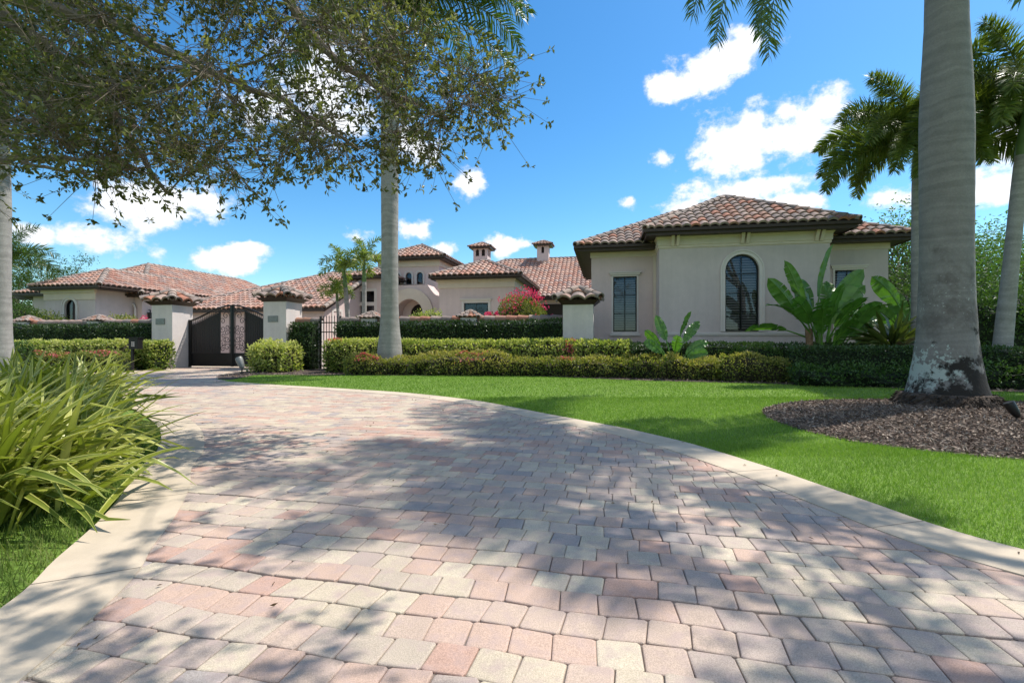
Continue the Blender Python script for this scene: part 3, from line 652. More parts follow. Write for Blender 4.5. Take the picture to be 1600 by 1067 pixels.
b.box(ud-.05,ud+.05,vw-.13,vw-.04,.2,zew-.25); b.box(ud-.07,ud+.07,vw-.14,vw-.02,zew-.42,zew-.18); b.build('downspout', 'trim', root)

# ------------------------------------------------------------------ main house
root = empty('main_house', W3(9, 14, 0), 'pink stucco main house with entry arch, tile roofs and two chimneys behind the garden wall', 'house')
# right wing A
v = 8.4; a0, a1 = U(686,v), U(803,v); e0, e1 = U(672,v-.5), U(813,v-.5); zeA = Z(431, e0, v-.5)
wx0, wx1 = U(725,v), U(763,v); wz1 = Z(473,wx0,v); wz0 = wz1-1.6
block(root, a0, a1, v, v+7, zeA-.12, 'stucco', [outl((wx0+wx1)/2,wx1-wx0,wz0,wz1)])
window(root, Wf, (wx0+wx1)/2, wx1-wx0, wz0, wz1, v, False, (1,1), surr=.12, head=True, shut=False)
hip_roof(root, e0, e1, v-.5, v+9, zeA, .46, 'tile', .13, .30, .38, .2)
b = MB(Wf); b.box(a0-.05,a1+.05,v-.06,v+.003,zeA-.62,zeA-.18); b.box(a0-.10,a1+.10,v-.14,v+.004,zeA-.30,zeA-.17); b.box(a1-.003,a1+.06,v+.004,v+7,zeA-.62,zeA-.18); b.build('frieze', 'trim', root)
# entry tower with three small arched windows
v = 11.5; t0, t1 = U(592,v), U(686,v); e0, e1 = U(583,v-.5), U(694,v-.5); zT = Z(402.5, e0, v-.5)
um_ = (t0+t1)/2; zb, zt = Z(444,um_,v), Z(425.5,um_,v); hs_ = []
for pc, hw in ((620.5,4.6),(638.8,4.6),(656,4.8)):
    ua, ub = U(pc-hw,v), U(pc+hw,v); hs_.append(((ua+ub)/2, ub-ua))
block(root, t0, t1, v, v+7, zT-.12, 'stucco', [outl(c,w,zb,zt,True) for c,w in hs_])
for c,w in hs_: window(root, Wf, c, w, zb, zt, v, True, (0,1), surr=.08, shut=False, t=.04)
hip_roof(root, e0, e1, v-.5, v+8, zT, .48, 'tile', .13, .30, .38, .2)
b = MB(Wf); b.box(t0-.05,t1+.05,v-.06,v+.003,zT-.55,zT-.18); b.box(t1-.003,t1+.06,v+.004,v+7,zT-.55,zT-.18); b.build('frieze', 'trim', root)
# portal
v = 10.2; p0, pA, pB = U(592,v), U(668,v), U(686,v); zp = Z(444.5,pA,v); zs = Z(462,pB,v)
cvx = [(pA+(pB-pA)*(1-math.cos(t_)), zp-(zp-zs)*math.sin(t_)) for t_ in np.linspace(0, math.pi/2, 7)]
cvx = [(pA+(pB-pA)*math.sin(t_)*1.0 if False else pA+(pB-pA)*(t_/(math.pi/2)), zs+(zp-zs)*(1-math.sin(t_))) for t_ in np.linspace(0, math.pi/2, 8)]
ol = [(p0,-.05),(pB,-.05)]+[(x,z) for x,z in cvx[::-1]]+[(p0,zp)]
au = U(640,v); ar = (U(660,v)-U(619,v))/2; hole = outl(au, 2*ar, .05, Z(467,au,v), True)
b = MB(Wf); wall_face(b, Wf, ol, [hole], v, rev=.9)
n_ = len(ol); b.add([(x,v,z) for x,z in ol]+[(x,v+1.3,z) for x,z in ol], [(i,(i+1)%n_,n_+(i+1)%n_,n_+i) for i in range(n_)])
b.build('portal', 'stucco', root)
b = MB(Wf); bridge(b, outl(au,2*ar+1.3,.06,Z(467,au,v)+.65,True), outl(au,2*ar+.02,.055,Z(467,au,v)+.01,True), v-.08, v+.01); b.build('arch_surround', 'trim', root)
b = MB(Wf); wall_face(b, Wf, outl(au,2*ar+.2,.0,Z(467,au,v)+.1,True), [outl(au+.25,2*ar-.5,.02,Z(473,au,v),True)], v+.92, rev=.1); b.build('inner_arch', 'stucco', root)
b = MB(Wf); b.box(au-ar-.4,au+ar+.4,v+1.15,v+1.2,0,Z(462,au,v)); b.build('dark_recess', 'dark_room', root)  # dark sheet standing for the shade deep inside the entry arch
# dining wall with four-pane window, left of the tower
v = 9.6; d0, d1 = U(543,v), U(600,v); e0, e1 = U(536,v-.5), U(606,v-.5); zD = Z(431, e0, v-.5)
wx0, wx1 = U(552.5,v), U(585,v); wz1, wz0 = Z(455,wx0,v), Z(493,wx0,v)
block(root, d0, d1, v, v+6, zD-.12, 'stucco', [outl((wx0+wx1)/2,wx1-wx0,wz0,wz1)])
window(root, Wf, (wx0+wx1)/2, wx1-wx0, wz0, wz1, v, False, (1,1), surr=.16, shut=False)
b = MB(Wf); um_ = (wx0+wx1)/2; b.box(um_-.09,um_+.09,v-.034,v+.11,wz0,wz1); zz = (wz0+wz1)/2; b.box(wx0,um_-.09,v-.032,v+.10,zz-.13,zz+.08); b.box(um_+.09,wx1,v-.032,v+.10,zz-.13,zz+.08); b.build('window_bars', 'white_trim', root)
hip_roof(root, e0, e1, v-.5, v+8, zD, .40, 'tile', .13, .30, .38, .18)
# gabled slope left of it
v = 5.9; g0, g1 = U(400,v-.4), U(508,v-.4); zG = Z(480, g1, v-.4); vt = v+5.2; zt_ = zG+5.6*.46
faces = [((g0-6,v-.4,zG),(g1,v-.4,zG),(g1,vt,zt_),(g0+1,vt,zt_)), ((g1,vt+5.6,zG),(g0-6,vt+5.6,zG),(g0+1,vt,zt_),(g1,vt,zt_))]
roof = solid_roof(root, faces, None, [((g0+1,vt,zt_),(g1,vt,zt_)),((g1-.04,v-.4,zG),(g1-.04,vt,zt_)),((g0-6,v-.4,zG),(g0+1,vt,zt_))], zG, 'tile', .13, .30, .38)
b = MB(Wf); b.box(g0-6,g1-.05,v-.42,v-.36,zG-.18,zG-.02)
b.add([(g1-.12,v-.4,zG-.2),(g1-.12,vt,zt_-.2),(g1-.12,vt,zt_-.02),(g1-.12,v-.4,zG-.02),(g1-.02,v-.4,zG-.2),(g1-.02,vt,zt_-.2),(g1-.02,vt,zt_-.02),(g1-.02,v-.4,zG-.02)],[(0,1,2,3),(7,6,5,4),(0,4,5,1),(0,3,7,4)])
b.build('fascia','fascia',roof)
b = MB(Wf); ug = g1-.3
b.add([(ug,v,-.05),(ug,vt+5,-.05),(ug,vt+5,zG-.1),(ug,vt,zt_-.12),(ug,v,zG-.12+.16),(g0-6,v,-.05),(g0-6,v,zG+.04),(g0-6,vt+5,-.05)],[(0,1,2,3,4),(5,0,4,6)]); b.build('gable_wall','stucco',root)
Ts = side_T(ug); window(root, Ts, v+1.2, .75, Z(499,ug,v+1)-.5, Z(486,ug,v+1), 0, False, (0,0), surr=.14, shut=False)
# long roof at the back right and two small chimneys
v = 14; l0, l1 = U(760,v)-6, U(855,v)+8.6; zL = Z(463, U(855,v), v)
block(root, l0+.5, l1-.5, v+.5, v+11.5, zL-.12, 'stucco', [])
hip_roof(root, l0, l1, v, v+12, zL, .57, 'tile', .13, .30, .38, .2)
b = MB(Wf); wx = U(862,v+.5); b.box(wx-1.2,wx+2.5,v+.44,v+.52,.3,Z(474,wx,v)); b.build('patio_door','dark_room',root)
def chimney(px0, px1, pyb, pyt, pye, v, nwin, parent):
    u0, u1 = U(px0,v), U(px1,v); w = u1-u0; z1 = Z(pyt,u0,v); z0 = Z(pyb,u0,v)-1.2; uc = (u0+u1)/2
    hh = []
    for i in range(nwin):
        c = uc+(i-(nwin-1)/2)*w*.42; hh.append(outl(c, w*.24, z1-.62, z1-.12, True, 8))
    b = MB(Wf); b.add([(u0,v,z0),(u1,v,z0),(u1,v+w,z0),(u0,v+w,z0),(u0,v,z1),(u1,v,z1),(u1,v+w,z1),(u0,v+w,z1)],[(4,5,6,7),(2,3,7,6),(3,0,4,7)])
    wall_face(b, Wf, [(u0,z0),(u1,z0),(u1,z1),(u0,z1)], hh, v, .12)
    hs2 = [outl(v+w/2+(i-(nwin-1)/2)*w*.42, w*.24, z1-.62, z1-.12, True, 8) for i in range(nwin)]
    wall_face(b, side_T(u1), [(v,z0),(v+w,z0),(v+w,z1),(v,z1)], hs2, 0, .12)
    ch = b.build('chimney', 'stucco', parent)
    b = MB(Wf); b.box(u0+.13,u1-.13,v+.13,v+w-.13,z1-.9,z1-.05); b.build('flue', 'dark_room', ch)
    o = .28; W_w = lambda p: Wf(np.array(p, float)); mb = MB(); cb = MB(); A = (uc, v+w/2, z1+.02+(w/2+o)*.5); c = [(u0-o,v-o,z1+.02),(u1+o,v-o,z1+.02),(u1+o,v+w+o,z1+.02),(u0-o,v+w+o,z1+.02)]
    for i in range(4): roof_face(mb, W_w(c[i]), W_w(c[(i+1)%4]), W_w(A), W_w(A), .26, .3, .035); cap_line(cb, W_w(c[i]), W_w(A), .09, .3)
    mb.build('chimney_roof','tile',ch); cb.build('ridge_tiles','cap',ch)
    b = MB(Wf); b.box(u0-o+.03,u1+o-.03,v-o+.03,v+w+o-.03,z1-.08,z1+.01); b.build('fascia','fascia',ch)
    return ch
chimney(739.5, 761.5, 408, 386.5, 0, 16.5, 2, root); chimney(839, 857, 405, 382.5, 0, 19.5, 1, root)

# ------------------------------------------------------------------ garage wing at left
root = empty('garage_wing', W3(-12, 10, 0), 'long tiled garage wing with arched window block, left of the gate', 'house')
v = 6.6; ug = U(222, v); zE = Z(458, ug, v-.5)
Tn = side_T(ug); holes = []; doors = []
for vc in (9.6, 13.2, 16.8): holes.append(outl(vc, 2.9, .02, 2.5))
sw0, sw1 = U(190.5,v), U(205,v); swz1 = Z(478,sw0,v); swz0 = swz1-1.1
block(root, ug-8, ug, v, v+16, zE-.12, 'stucco', [outl((sw0+sw1)/2,sw1-sw0,swz0,swz1)], side_holes=holes)
window(root, Wf, (sw0+sw1)/2, sw1-sw0, swz0, swz1, v, False, (0,0), surr=.14, head=True, shut=False)
for vc in (9.6, 13.2, 16.8):
    b = MB(Tn); b.box(vc-1.45,vc+1.45,.10,.14,.02,2.5)
    for i in range(4):
        for j in range(4): b.box(vc-1.38+i*.7,vc-.76+i*.7,.08,.101,.1+j*.6,.1+j*.6+.5)
    gd = b.build('garage_door', 'door', root); b = MB(Tn); bridge(b, outl(vc,3.3,.02,2.72), outl(vc,2.9,.015,2.5), -.05, .004); b.build('surround','trim',gd)
hip_roof(root, ug-8.5, ug+.5, v-.5, v+17, zE, .54, 'tile', .14, .30, .38, .2)
b = MB(Wf); ud = U(205,v-.1); b.tube([(ud-.35,v-.12,zE-.2),(ud-.3,v-.12,zE-.38),(ud+.2,v-.1,zE-.62),(ud+.28,v-.1,zE-.8),(ud+.28,v-.1,.1)], .06, 8); b.build('downspout','white_trim',root)
b = MB(Wf); ul = ug+.14; b.box(ul-.09,ul+.09,v+.3,v+.48,2.35,2.75); b.box(ul-.12,ul+.12,v+.27,v+.51,2.75,2.79); b.box(ul-.02,ul+.02,v+.37,v+.41,2.79,2.95); b.box(ul-.14,ul,v+.37,v+.41,2.93,2.96); b.build('wall_lantern','metal',root)
# arched window block
v = 4.4; a0, a1 = U(71,v), U(149,v); e0, e1 = U(45,v-.5), U(146,v-.5)+.35; zB = Z(447.5, e0, v-.5)
wx0, wx1 = U(101.5,v), U(119,v); wz0, wz1 = Z(505,wx0,v), Z(468,wx0,v)
block(root, a0, a1, v, v+6, zB-.12, 'stucco_grey', [outl((wx0+wx1)/2,wx1-wx0,wz0,wz1,True)])
window(root, Wf, (wx0+wx1)/2, wx1-wx0, wz0, wz1, v, True, (0,0), surr=.14, shut=False)
hip_roof(root, e0, e1, v-.5, v+9, zB, .50, 'tile', .14, .30, .38, .2)
b = MB(Wf); b.box(a0-.05,a1+.05,v-.06,v+.003,zB-.70,zB-.18); b.box(a0-.12,a1+.12,v-.16,v+.004,zB-.34,zB-.17); b.build('frieze','trim',root)
v = 6.0; a0, a1 = U(52,v), U(72,v); e0, e1 = U(26,v-.5), U(80,v-.5); zC = Z(457.5, e0, v-.5)
block(root, a0, a1, v, v+4, zC-.12, 'stucco_grey', []); hip_roof(root, e0-.2, e1, v-.5, v+5, zC, .35, 'tile', .13, .30, .38, .2)

# ------------------------------------------------------------------ gate pillars
def pillar(u0, u1, v0, v1, zt, label, plaque, group='stucco gate pillars', rise=.52):
    root = empty('gate_pillar', W3((u0+u1)/2,(v0+v1)/2,0), label, 'pillar', group)
    b = MB(Wf); b.box(u0,u1,v0,v1,-.02,zt); b.build('shaft','pillar_stucco',root)
    o = .22; W_w = lambda p: Wf(np.array(p, float)); mb = MB(); cb = MB(); z = zt+.17
    A = ((u0+u1)/2,(v0+v1)/2,z+(u1-u0+2*o)/2*rise); c = [(u0-o,v0-o,z),(u1+o,v0-o,z),(u1+o,v1+o,z),(u0-o,v1+o,z)]
    for i in range(4): roof_face(mb, W_w(c[i]), W_w(c[(i+1)%4]), W_w(A), W_w(A), .47, .42, .085, .05); cap_line(cb, W_w(c[i]), W_w(A), .15, .42, .07)
    cp = mb.build('tile_cap','tile_grey',root); cb.build('ridge_tiles','cap',cp)
    b = MB(Wf); b.add([(u0-o+.03,v0-o+.03,z-.02),(u1+o-.03,v0-o+.03,z-.02),(u1+o-.03,v1+o-.03,z-.02),(u0-o+.03,v1+o-.03,z-.02),(u0-.03,v0-.03,z-.17),(u1+.03,v0-.03,z-.17),(u1+.03,v1+.03,z-.17),(u0-.03,v1+.03,z-.17)],[(0,1,2,3),(4,7,6,5),(0,4,5,1),(1,5,6,2),(2,6,7,3),(3,7,4,0)])
    b.build('fascia','fascia',cp)
    if plaque:
        uc = (u0+u1)/2-.07; b = MB(Wf); b.box(uc-.22,uc+.22,v0-.025,v0-.002,zt-.80,zt-.56); b.build('plaque','plaque',root)
    return root
pillar(-1.0,0,0,1.0,2.60,'stucco gate pillar with tile cap and grey plaque, left of the driveway gate',True)
pillar(4.22,5.22,0,1.0,2.66,'stucco gate pillar with tile cap behind the round yellow bush, right of the driveway gate',True)
pu1 = U(927,0); pu0 = U(879.5,0); pillar(pu0,pu1,0,1.0,Z(475,pu1,0),'short cream pillar with heavy tile cap beside the arched window pavilion',False)

# ------------------------------------------------------------------ driveway gate
root = empty('driveway_gate', W3(2.11,.8,0), 'black wrought iron double gate with arched top and scrollwork between the two plaque pillars', 'gate')
vg = .82
def gz(u): t_ = min(max(u/2.11,0),1); return 1.98+.62*math.sin(t_*math.pi/2)**1.5
def leafg(sgn):
    X = lambda t_: t_ if sgn < 0 else 4.22-t_
    b = MB(Wf)
    pts = [(X(t_),vg,gz(t_)) for t_ in np.linspace(.12,2.06,16)]; b.tube(pts,.035,6)
    pts = [(X(t_),vg,gz(t_)-.16) for t_ in np.linspace(.12,2.06,16)]; b.tube(pts,.014,5)
    for t_ in (.10,2.06): b.box(X(t_)-.035,X(t_)+.035,vg-.035,vg+.035,.06,gz(t_)+.02)
    b.box(min(X(.1),X(2.06)),max(X(.1),X(2.06)),vg-.02,vg+.02,.56,.62); b.box(min(X(.1),X(2.06)),max(X(.1),X(2.06)),vg-.02,vg+.02,.06,.12)
    lf = b.build('gate_leaf','metal',root)
    b = MB(Wf); b.box(min(X(.13),X(2.03)),max(X(.13),X(2.03)),vg-.006,vg+.006,.12,.56); b.build('kick_plate','metal',lf)
    b = MB(Wf); t_ = .22
    while t_ < 1.56: b.tube([(X(t_),vg,.62),(X(t_),vg,gz(t_)-.02)],.0125,4); t_ += .088
    b.build('bars','metal',lf)
    b = MB(Wf); q_ = np.linspace(.14,1.52,12); b.add([(X(t_),vg+.03,.62) for t_ in q_]+[(X(t_),vg+.03,gz(t_)-.18) for t_ in q_], [(i,i+1,13+i,12+i) for i in range(11)]); b.build('mesh_screen','screen',lf)
    b = MB(Wf)
    def spiral(cu, cz_, r, turns, a0, d): 
        P = []
        for i in range(26):
            f = i/25; rr = r*(1-.82*f); a = a0+d*f*turns*2*math.pi; P.append((X(cu+rr*math.cos(a)), vg, cz_+rr*math.sin(a)))
        b.tube(P, .016, 4)
    for (cu,cz_,r,a0,d) in ((1.86,.86,.16,0,1),(1.86,1.20,.15,0,-1),(1.86,1.45,.13,0,1),(1.88,1.70,.12,0,-1),(1.66,1.02,.15,3.14,-1),(1.64,1.62,.16,3.14,1),(1.64,1.95,.14,3.14,-1),(1.80,2.18,.17,0,1),(1.66,.80,.12,1.5,1),(1.66,1.33,.12,4.5,1)): spiral(cu,cz_,r,1.25,a0,d)
    b.tube([(X(1.5),vg,.62),(X(1.5),vg,gz(1.5)-.1)],.014,4); b.tube([(X(1.96),vg,.62),(X(1.96),vg,gz(1.96)-.1)],.014,4)
    b.build('scrollwork','metal',lf)
    return lf
leafg(-1); leafg(1)
b = MB(Wf); b.box(2.075,2.145,vg-.05,vg+.05,.05,2.62); b.build('meeting_post','metal',root)
b = MB(Wf); b.box(.005,.07,vg-.05,vg+.05,0,2.02); b.box(.06,.10,vg-.02,vg+.02,1.9,1.95); b.box(.06,.10,vg-.02,vg+.02,.3,.35); b.build('hinge_post','metal',root)
b = MB(Wf); b.box(4.15,4.215,vg-.05,vg+.05,0,2.02); b.build('hinge_post','metal',root)

# pedestrian gate
pg0, pg1 = U(500,.6), U(533,.6)
root = empty('garden_gate', W3((pg0+pg1)/2,.6,0), 'narrow black picket gate between the ivy covered walls', 'gate')
b = MB(Wf); zt = 1.82
b.box(pg0,pg0+.06,.57,.63,0,2.1); b.box(pg1-.06,pg1,.57,.63,0,2.1); b.build('post','metal',root)
b = MB(Wf); b.box(pg0+.06,pg1-.06,.58,.62,zt,zt+.045); b.box(pg0+.06,pg1-.06,.58,.62,1.45,1.49); b.box(pg0+.06,pg1-.06,.58,.62,.12,.17); b.build('rail','metal',root)
b = MB(Wf); u_ = pg0+.17
while u_ < pg1-.1: b.box(u_-.011,u_+.011,.59,.61,.1,2.05); b.add([(u_-.02,.59,2.05),(u_+.02,.59,2.05),(u_+.02,.61,2.05),(u_-.02,.61,2.05),(u_,.6,2.15)],[(0,1,4),(1,2,4),(2,3,4),(3,0,4)]); u_ += .115
b.build('pickets','metal',root)

# ------------------------------------------------------------------ garden walls with tile coping
def garden_wall(u0, u1, label, piers):
    root = empty('garden_wall', W3((u0+u1)/2,.7,0), label, 'wall', 'tile topped garden walls')
    b = MB(Wf); b.box(u0,u1,.6,.82,-.02,1.93); b.build('wall','pillar_stucco',root)
    b = MB(); cap_line(b, W3(u0,.71,1.93), W3(u1,.71,1.93), .17, .42, -.02); b.build('coping','tile_grey',root)
    for up in piers:
        b = MB(Wf); b.box(up-.3,up+.3,.41,1.01,-.02,1.98); pr = b.build('pier','pillar_stucco',root)
        mb = MB(); W_w = lambda p: Wf(np.array(p, float)); A = (up,.71,2.24); c = [(up-.38,.33,2.0),(up+.38,.33,2.0),(up+.38,1.09,2.0),(up-.38,1.09,2.0)]; cb = MB()
        for i in range(4): roof_face(mb, W_w(c[i]), W_w(c[(i+1)%4]), W_w(A), W_w(A), .2, .22, .03, .02); cap_line(cb, W_w(c[i]), W_w(A), .07, .22, .02)
        mb.build('tile_cap','tile_grey',pr); cb.build('ridge_tiles','cap',pr)
garden_wall(-22, -1.0, 'tile topped garden wall behind the hedge, left of the driveway gate', [U(45,.7),U(155,.7)])
garden_wall(5.22, pg0, 'short stub of tile topped wall between the gate pillar and the picket gate', [])
garden_wall(pg1, pu0, 'long tile topped garden wall in front of the main house', [U(581,.7),U(735,.7)])

# ------------------------------------------------------------------ hedges and shrubs
def hedge(name, path, w, h, leaf, dens, mat, label, cat='hedge', z0=0.0, core='core', bump=.08, rag=.05, tonoise=.25, vmean=.5, flowers=None, group=None, lump=1.6, top_bias=.12, bot=.3):
    path = np.array(path, float); sl = np.concatenate([[0], np.cumsum(np.linalg.norm(np.diff(path, axis=0), axis=1))]); L = sl[-1]
    def at(s_): return np.stack([np.interp(s_, sl, path[:,0]), np.interp(s_, sl, path[:,1])], -1)
    def nrml(s_): d = at(np.clip(s_+.05,0,L))-at(np.clip(s_-.05,0,L)); d = nrm(d); return np.stack([d[...,1], -d[...,0]], -1)
    seed = rnd.randrange(999)
    def surf(s_, c):   # c: perimeter 0..1 front->top->back
        per = h+w+h; x = c*per
        off = np.where(x < h, w/2, np.where(x < h+w, w/2-(x-h), -w/2)); z = np.where(x < h, x, np.where(x < h+w, h, per-x))
        p = at(s_); q_ = nrml(s_); P3 = np.stack([p[...,0]+q_[...,0]*off, p[...,1]+q_[...,1]*off, z+z0], -1)
        # rounded shoulders
        e = np.minimum(np.abs(off)/(w/2), 1)**4*np.minimum(z/h,1)**4; k_ = 1-.22*e
        ctr = np.stack([p[...,0], p[...,1], np.full_like(z, z0+h*.5)], -1); bt = 1-bot*np.clip(1-z/(h*.45),0,1)**1.5; P3 = ctr+(P3-ctr)*np.stack([k_*bt,k_*bt,1-.10*e],-1)
        out = np.stack([q_[...,0]*np.sign(off)*np.where((x<h)|(x>h+w),1,.3), q_[...,1]*np.sign(off)*np.where((x<h)|(x>h+w),1,.3), np.where((x>=h)&(x<=h+w),1,.15)], -1); out = nrm(out)
        b_ = vnoise(P3, lump, seed)*bump+vnoise(P3, 5.5, seed+1)*bump*.45
        return P3+out*b_[...,None], out, b_
    ns = max(2, int(L/.25)); nc = 14; Sg, Cg = np.meshgrid(np.linspace(.04, L-.04, ns), np.linspace(0, 1, nc), indexing='ij')
    P3, out, _ = surf(Sg.ravel(), Cg.ravel()); P3 = P3-out*(leaf*.8+rag*.5); P3 = P3.reshape(ns, nc, 3); P3[:,0,2] = z0-.02; P3[:,-1,2] = z0-.02
    root = empty(name, (*at(np.array(L/2)), z0), label, cat, group)
    cb = MB(); i, j = np.meshgrid(np.arange(ns-1), np.arange(nc-1), indexing='ij'); i = i.ravel(); j = j.ravel()
    cb.add(P3.reshape(-1,3), np.stack([i*nc+j,(i+1)*nc+j,(i+1)*nc+j+1,i*nc+j+1],1)); cb.add(P3[0], [tuple(range(nc))]); cb.add(P3[-1], [tuple(range(nc))]); cb.build('branches', core, root)
    n = int(dens*L*(2*h+w)); s_ = rng.uniform(0, L, n); c = rng.uniform(0, (h+w*1.0+h*.55)/(2*h+w), n)
    # ends of the hedge
    ne = int(dens*w*h*2); se = np.where(rng.random(ne) < .5, 0, L); 
    P_, O_, B_ = surf(s_, c)
    pe = at(se.astype(float)); qe = nrml(se.astype(float)); oe = rng.uniform(-w/2, w/2, ne); ze_ = rng.uniform(.02, h*.97, ne)
    dd = nrm(at(np.full(ne, L))-at(np.zeros(ne)))*np.where(se > 0, 1, -1)[:,None]
    Pe = np.stack([pe[:,0]+qe[:,0]*oe, pe[:,1]+qe[:,1]*oe, ze_+z0], 1)-np.concatenate([dd*rng.uniform(0,.1,ne)[:,None], np.zeros((ne,1))],1); Oe = np.concatenate([dd, np.full((ne,1),.3)],1)
    P_ = np.concatenate([P_, Pe]); O_ = np.concatenate([O_, Oe]); B_ = np.concatenate([B_, vnoise(Pe, 5, seed)*bump*.5]); n = len(P_)
    depth = rng.exponential(rag, n)-rag*.7; P_ = P_-O_*depth[:,None]
    D = O_*.8+rng.normal(size=(n,3))*.7; D[:,2] += .25
    # leaf tone is paler at the top and on the outside, darker further in
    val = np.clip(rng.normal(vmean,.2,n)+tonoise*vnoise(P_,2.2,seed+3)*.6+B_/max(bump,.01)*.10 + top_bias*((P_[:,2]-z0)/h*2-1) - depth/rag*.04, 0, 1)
    lb = MB(); add_leaves(lb, P_, D, rng.uniform(.7,1.3,n)*leaf, rng.uniform(.4,.6,n)*leaf, val); lb.build('foliage', mat, root)
    if flowers:
        fb = MB()
        for (s0, c0, cnt, rad, fm) in flowers:
            n = cnt; P_, O_, B_ = surf(np.clip(s0*L+rng.normal(0,rad,n),0,L), np.clip(c0+rng.normal(0,.04,n),0,1)); P_ = P_+O_*.05
            add_leaves(fb, P_, O_+rng.normal(size=(n,3))*.6, leaf*.9, leaf*.7, rng.random(n))
        fb.build('blossom', flowers[0][4], root)
    return root
def gp(px, Y): return ((px-800)/F*Y, Y)
# ivy hedges against the garden walls
hedge('wall_hedge', [W3(-21.9,.34)[:2],W3(-1.1,.34)[:2]], .62, 1.80, .095, 330, 'hedge_dark', 'dark clipped hedge climbing the wall left of the driveway gate', bump=.05, vmean=.42)
hedge('wall_hedge', [W3(5.3,.34)[:2],W3(pg0-.02,.34)[:2]], .62, 1.80, .095, 420, 'hedge_dark', 'narrow dark hedge between the gate pillar and the picket gate', bump=.05, vmean=.42)
hedge('wall_hedge', [W3(pg1+.05,.34)[:2],W3(pu0-.05,.34)[:2]], .62, 1.80, .095, 330, 'hedge_dark', 'long dark hedge covering the wall in front of the main house', bump=.05, vmean=.42)
# variegated hedges
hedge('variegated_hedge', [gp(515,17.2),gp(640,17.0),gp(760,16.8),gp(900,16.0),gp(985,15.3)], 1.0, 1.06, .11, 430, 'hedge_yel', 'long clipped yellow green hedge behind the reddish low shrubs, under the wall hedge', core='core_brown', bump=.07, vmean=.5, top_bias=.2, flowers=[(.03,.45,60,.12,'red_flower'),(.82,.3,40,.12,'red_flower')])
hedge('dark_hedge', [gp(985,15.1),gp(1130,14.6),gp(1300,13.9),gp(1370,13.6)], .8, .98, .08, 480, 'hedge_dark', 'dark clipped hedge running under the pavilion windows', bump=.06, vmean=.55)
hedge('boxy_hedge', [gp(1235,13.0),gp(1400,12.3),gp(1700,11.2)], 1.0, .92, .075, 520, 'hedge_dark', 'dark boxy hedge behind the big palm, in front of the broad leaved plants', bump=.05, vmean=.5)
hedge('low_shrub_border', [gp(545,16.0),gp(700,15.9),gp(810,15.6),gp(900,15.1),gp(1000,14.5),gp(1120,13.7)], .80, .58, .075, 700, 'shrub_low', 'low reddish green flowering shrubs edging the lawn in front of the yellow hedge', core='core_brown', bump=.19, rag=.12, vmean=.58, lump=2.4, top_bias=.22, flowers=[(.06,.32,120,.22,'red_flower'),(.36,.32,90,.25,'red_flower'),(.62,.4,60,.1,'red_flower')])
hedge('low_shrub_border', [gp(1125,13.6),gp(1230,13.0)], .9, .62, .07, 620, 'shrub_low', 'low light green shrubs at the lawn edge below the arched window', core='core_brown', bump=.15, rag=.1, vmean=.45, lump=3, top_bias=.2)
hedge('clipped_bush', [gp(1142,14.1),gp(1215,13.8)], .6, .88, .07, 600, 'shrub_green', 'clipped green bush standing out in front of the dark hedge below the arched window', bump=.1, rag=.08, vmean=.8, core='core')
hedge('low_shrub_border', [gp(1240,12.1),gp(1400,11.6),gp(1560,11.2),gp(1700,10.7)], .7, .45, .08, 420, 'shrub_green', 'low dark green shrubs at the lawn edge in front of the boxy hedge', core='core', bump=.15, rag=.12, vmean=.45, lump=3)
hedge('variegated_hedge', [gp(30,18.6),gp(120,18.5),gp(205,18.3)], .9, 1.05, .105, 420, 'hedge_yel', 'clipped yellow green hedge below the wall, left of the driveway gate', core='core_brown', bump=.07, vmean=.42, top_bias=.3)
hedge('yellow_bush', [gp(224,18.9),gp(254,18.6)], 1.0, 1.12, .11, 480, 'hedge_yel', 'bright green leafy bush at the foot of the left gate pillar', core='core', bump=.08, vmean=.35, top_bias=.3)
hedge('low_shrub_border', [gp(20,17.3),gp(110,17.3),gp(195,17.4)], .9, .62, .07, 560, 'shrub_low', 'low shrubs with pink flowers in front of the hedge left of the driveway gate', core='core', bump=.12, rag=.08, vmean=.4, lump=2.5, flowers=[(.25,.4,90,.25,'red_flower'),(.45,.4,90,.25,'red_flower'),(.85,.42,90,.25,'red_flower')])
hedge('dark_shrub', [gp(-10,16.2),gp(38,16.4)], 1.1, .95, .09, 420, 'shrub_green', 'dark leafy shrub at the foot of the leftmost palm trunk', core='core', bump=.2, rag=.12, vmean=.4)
hedge('round_yellow_bush', [gp(405,17.7),gp(456,17.4)], 1.15, .98, .12, 420, 'hedge_yel', 'round yellow and green croton bush in front of the right plaque pillar', core='core_brown', bump=.16, rag=.12, vmean=.68, top_bias=.2, lump=3)

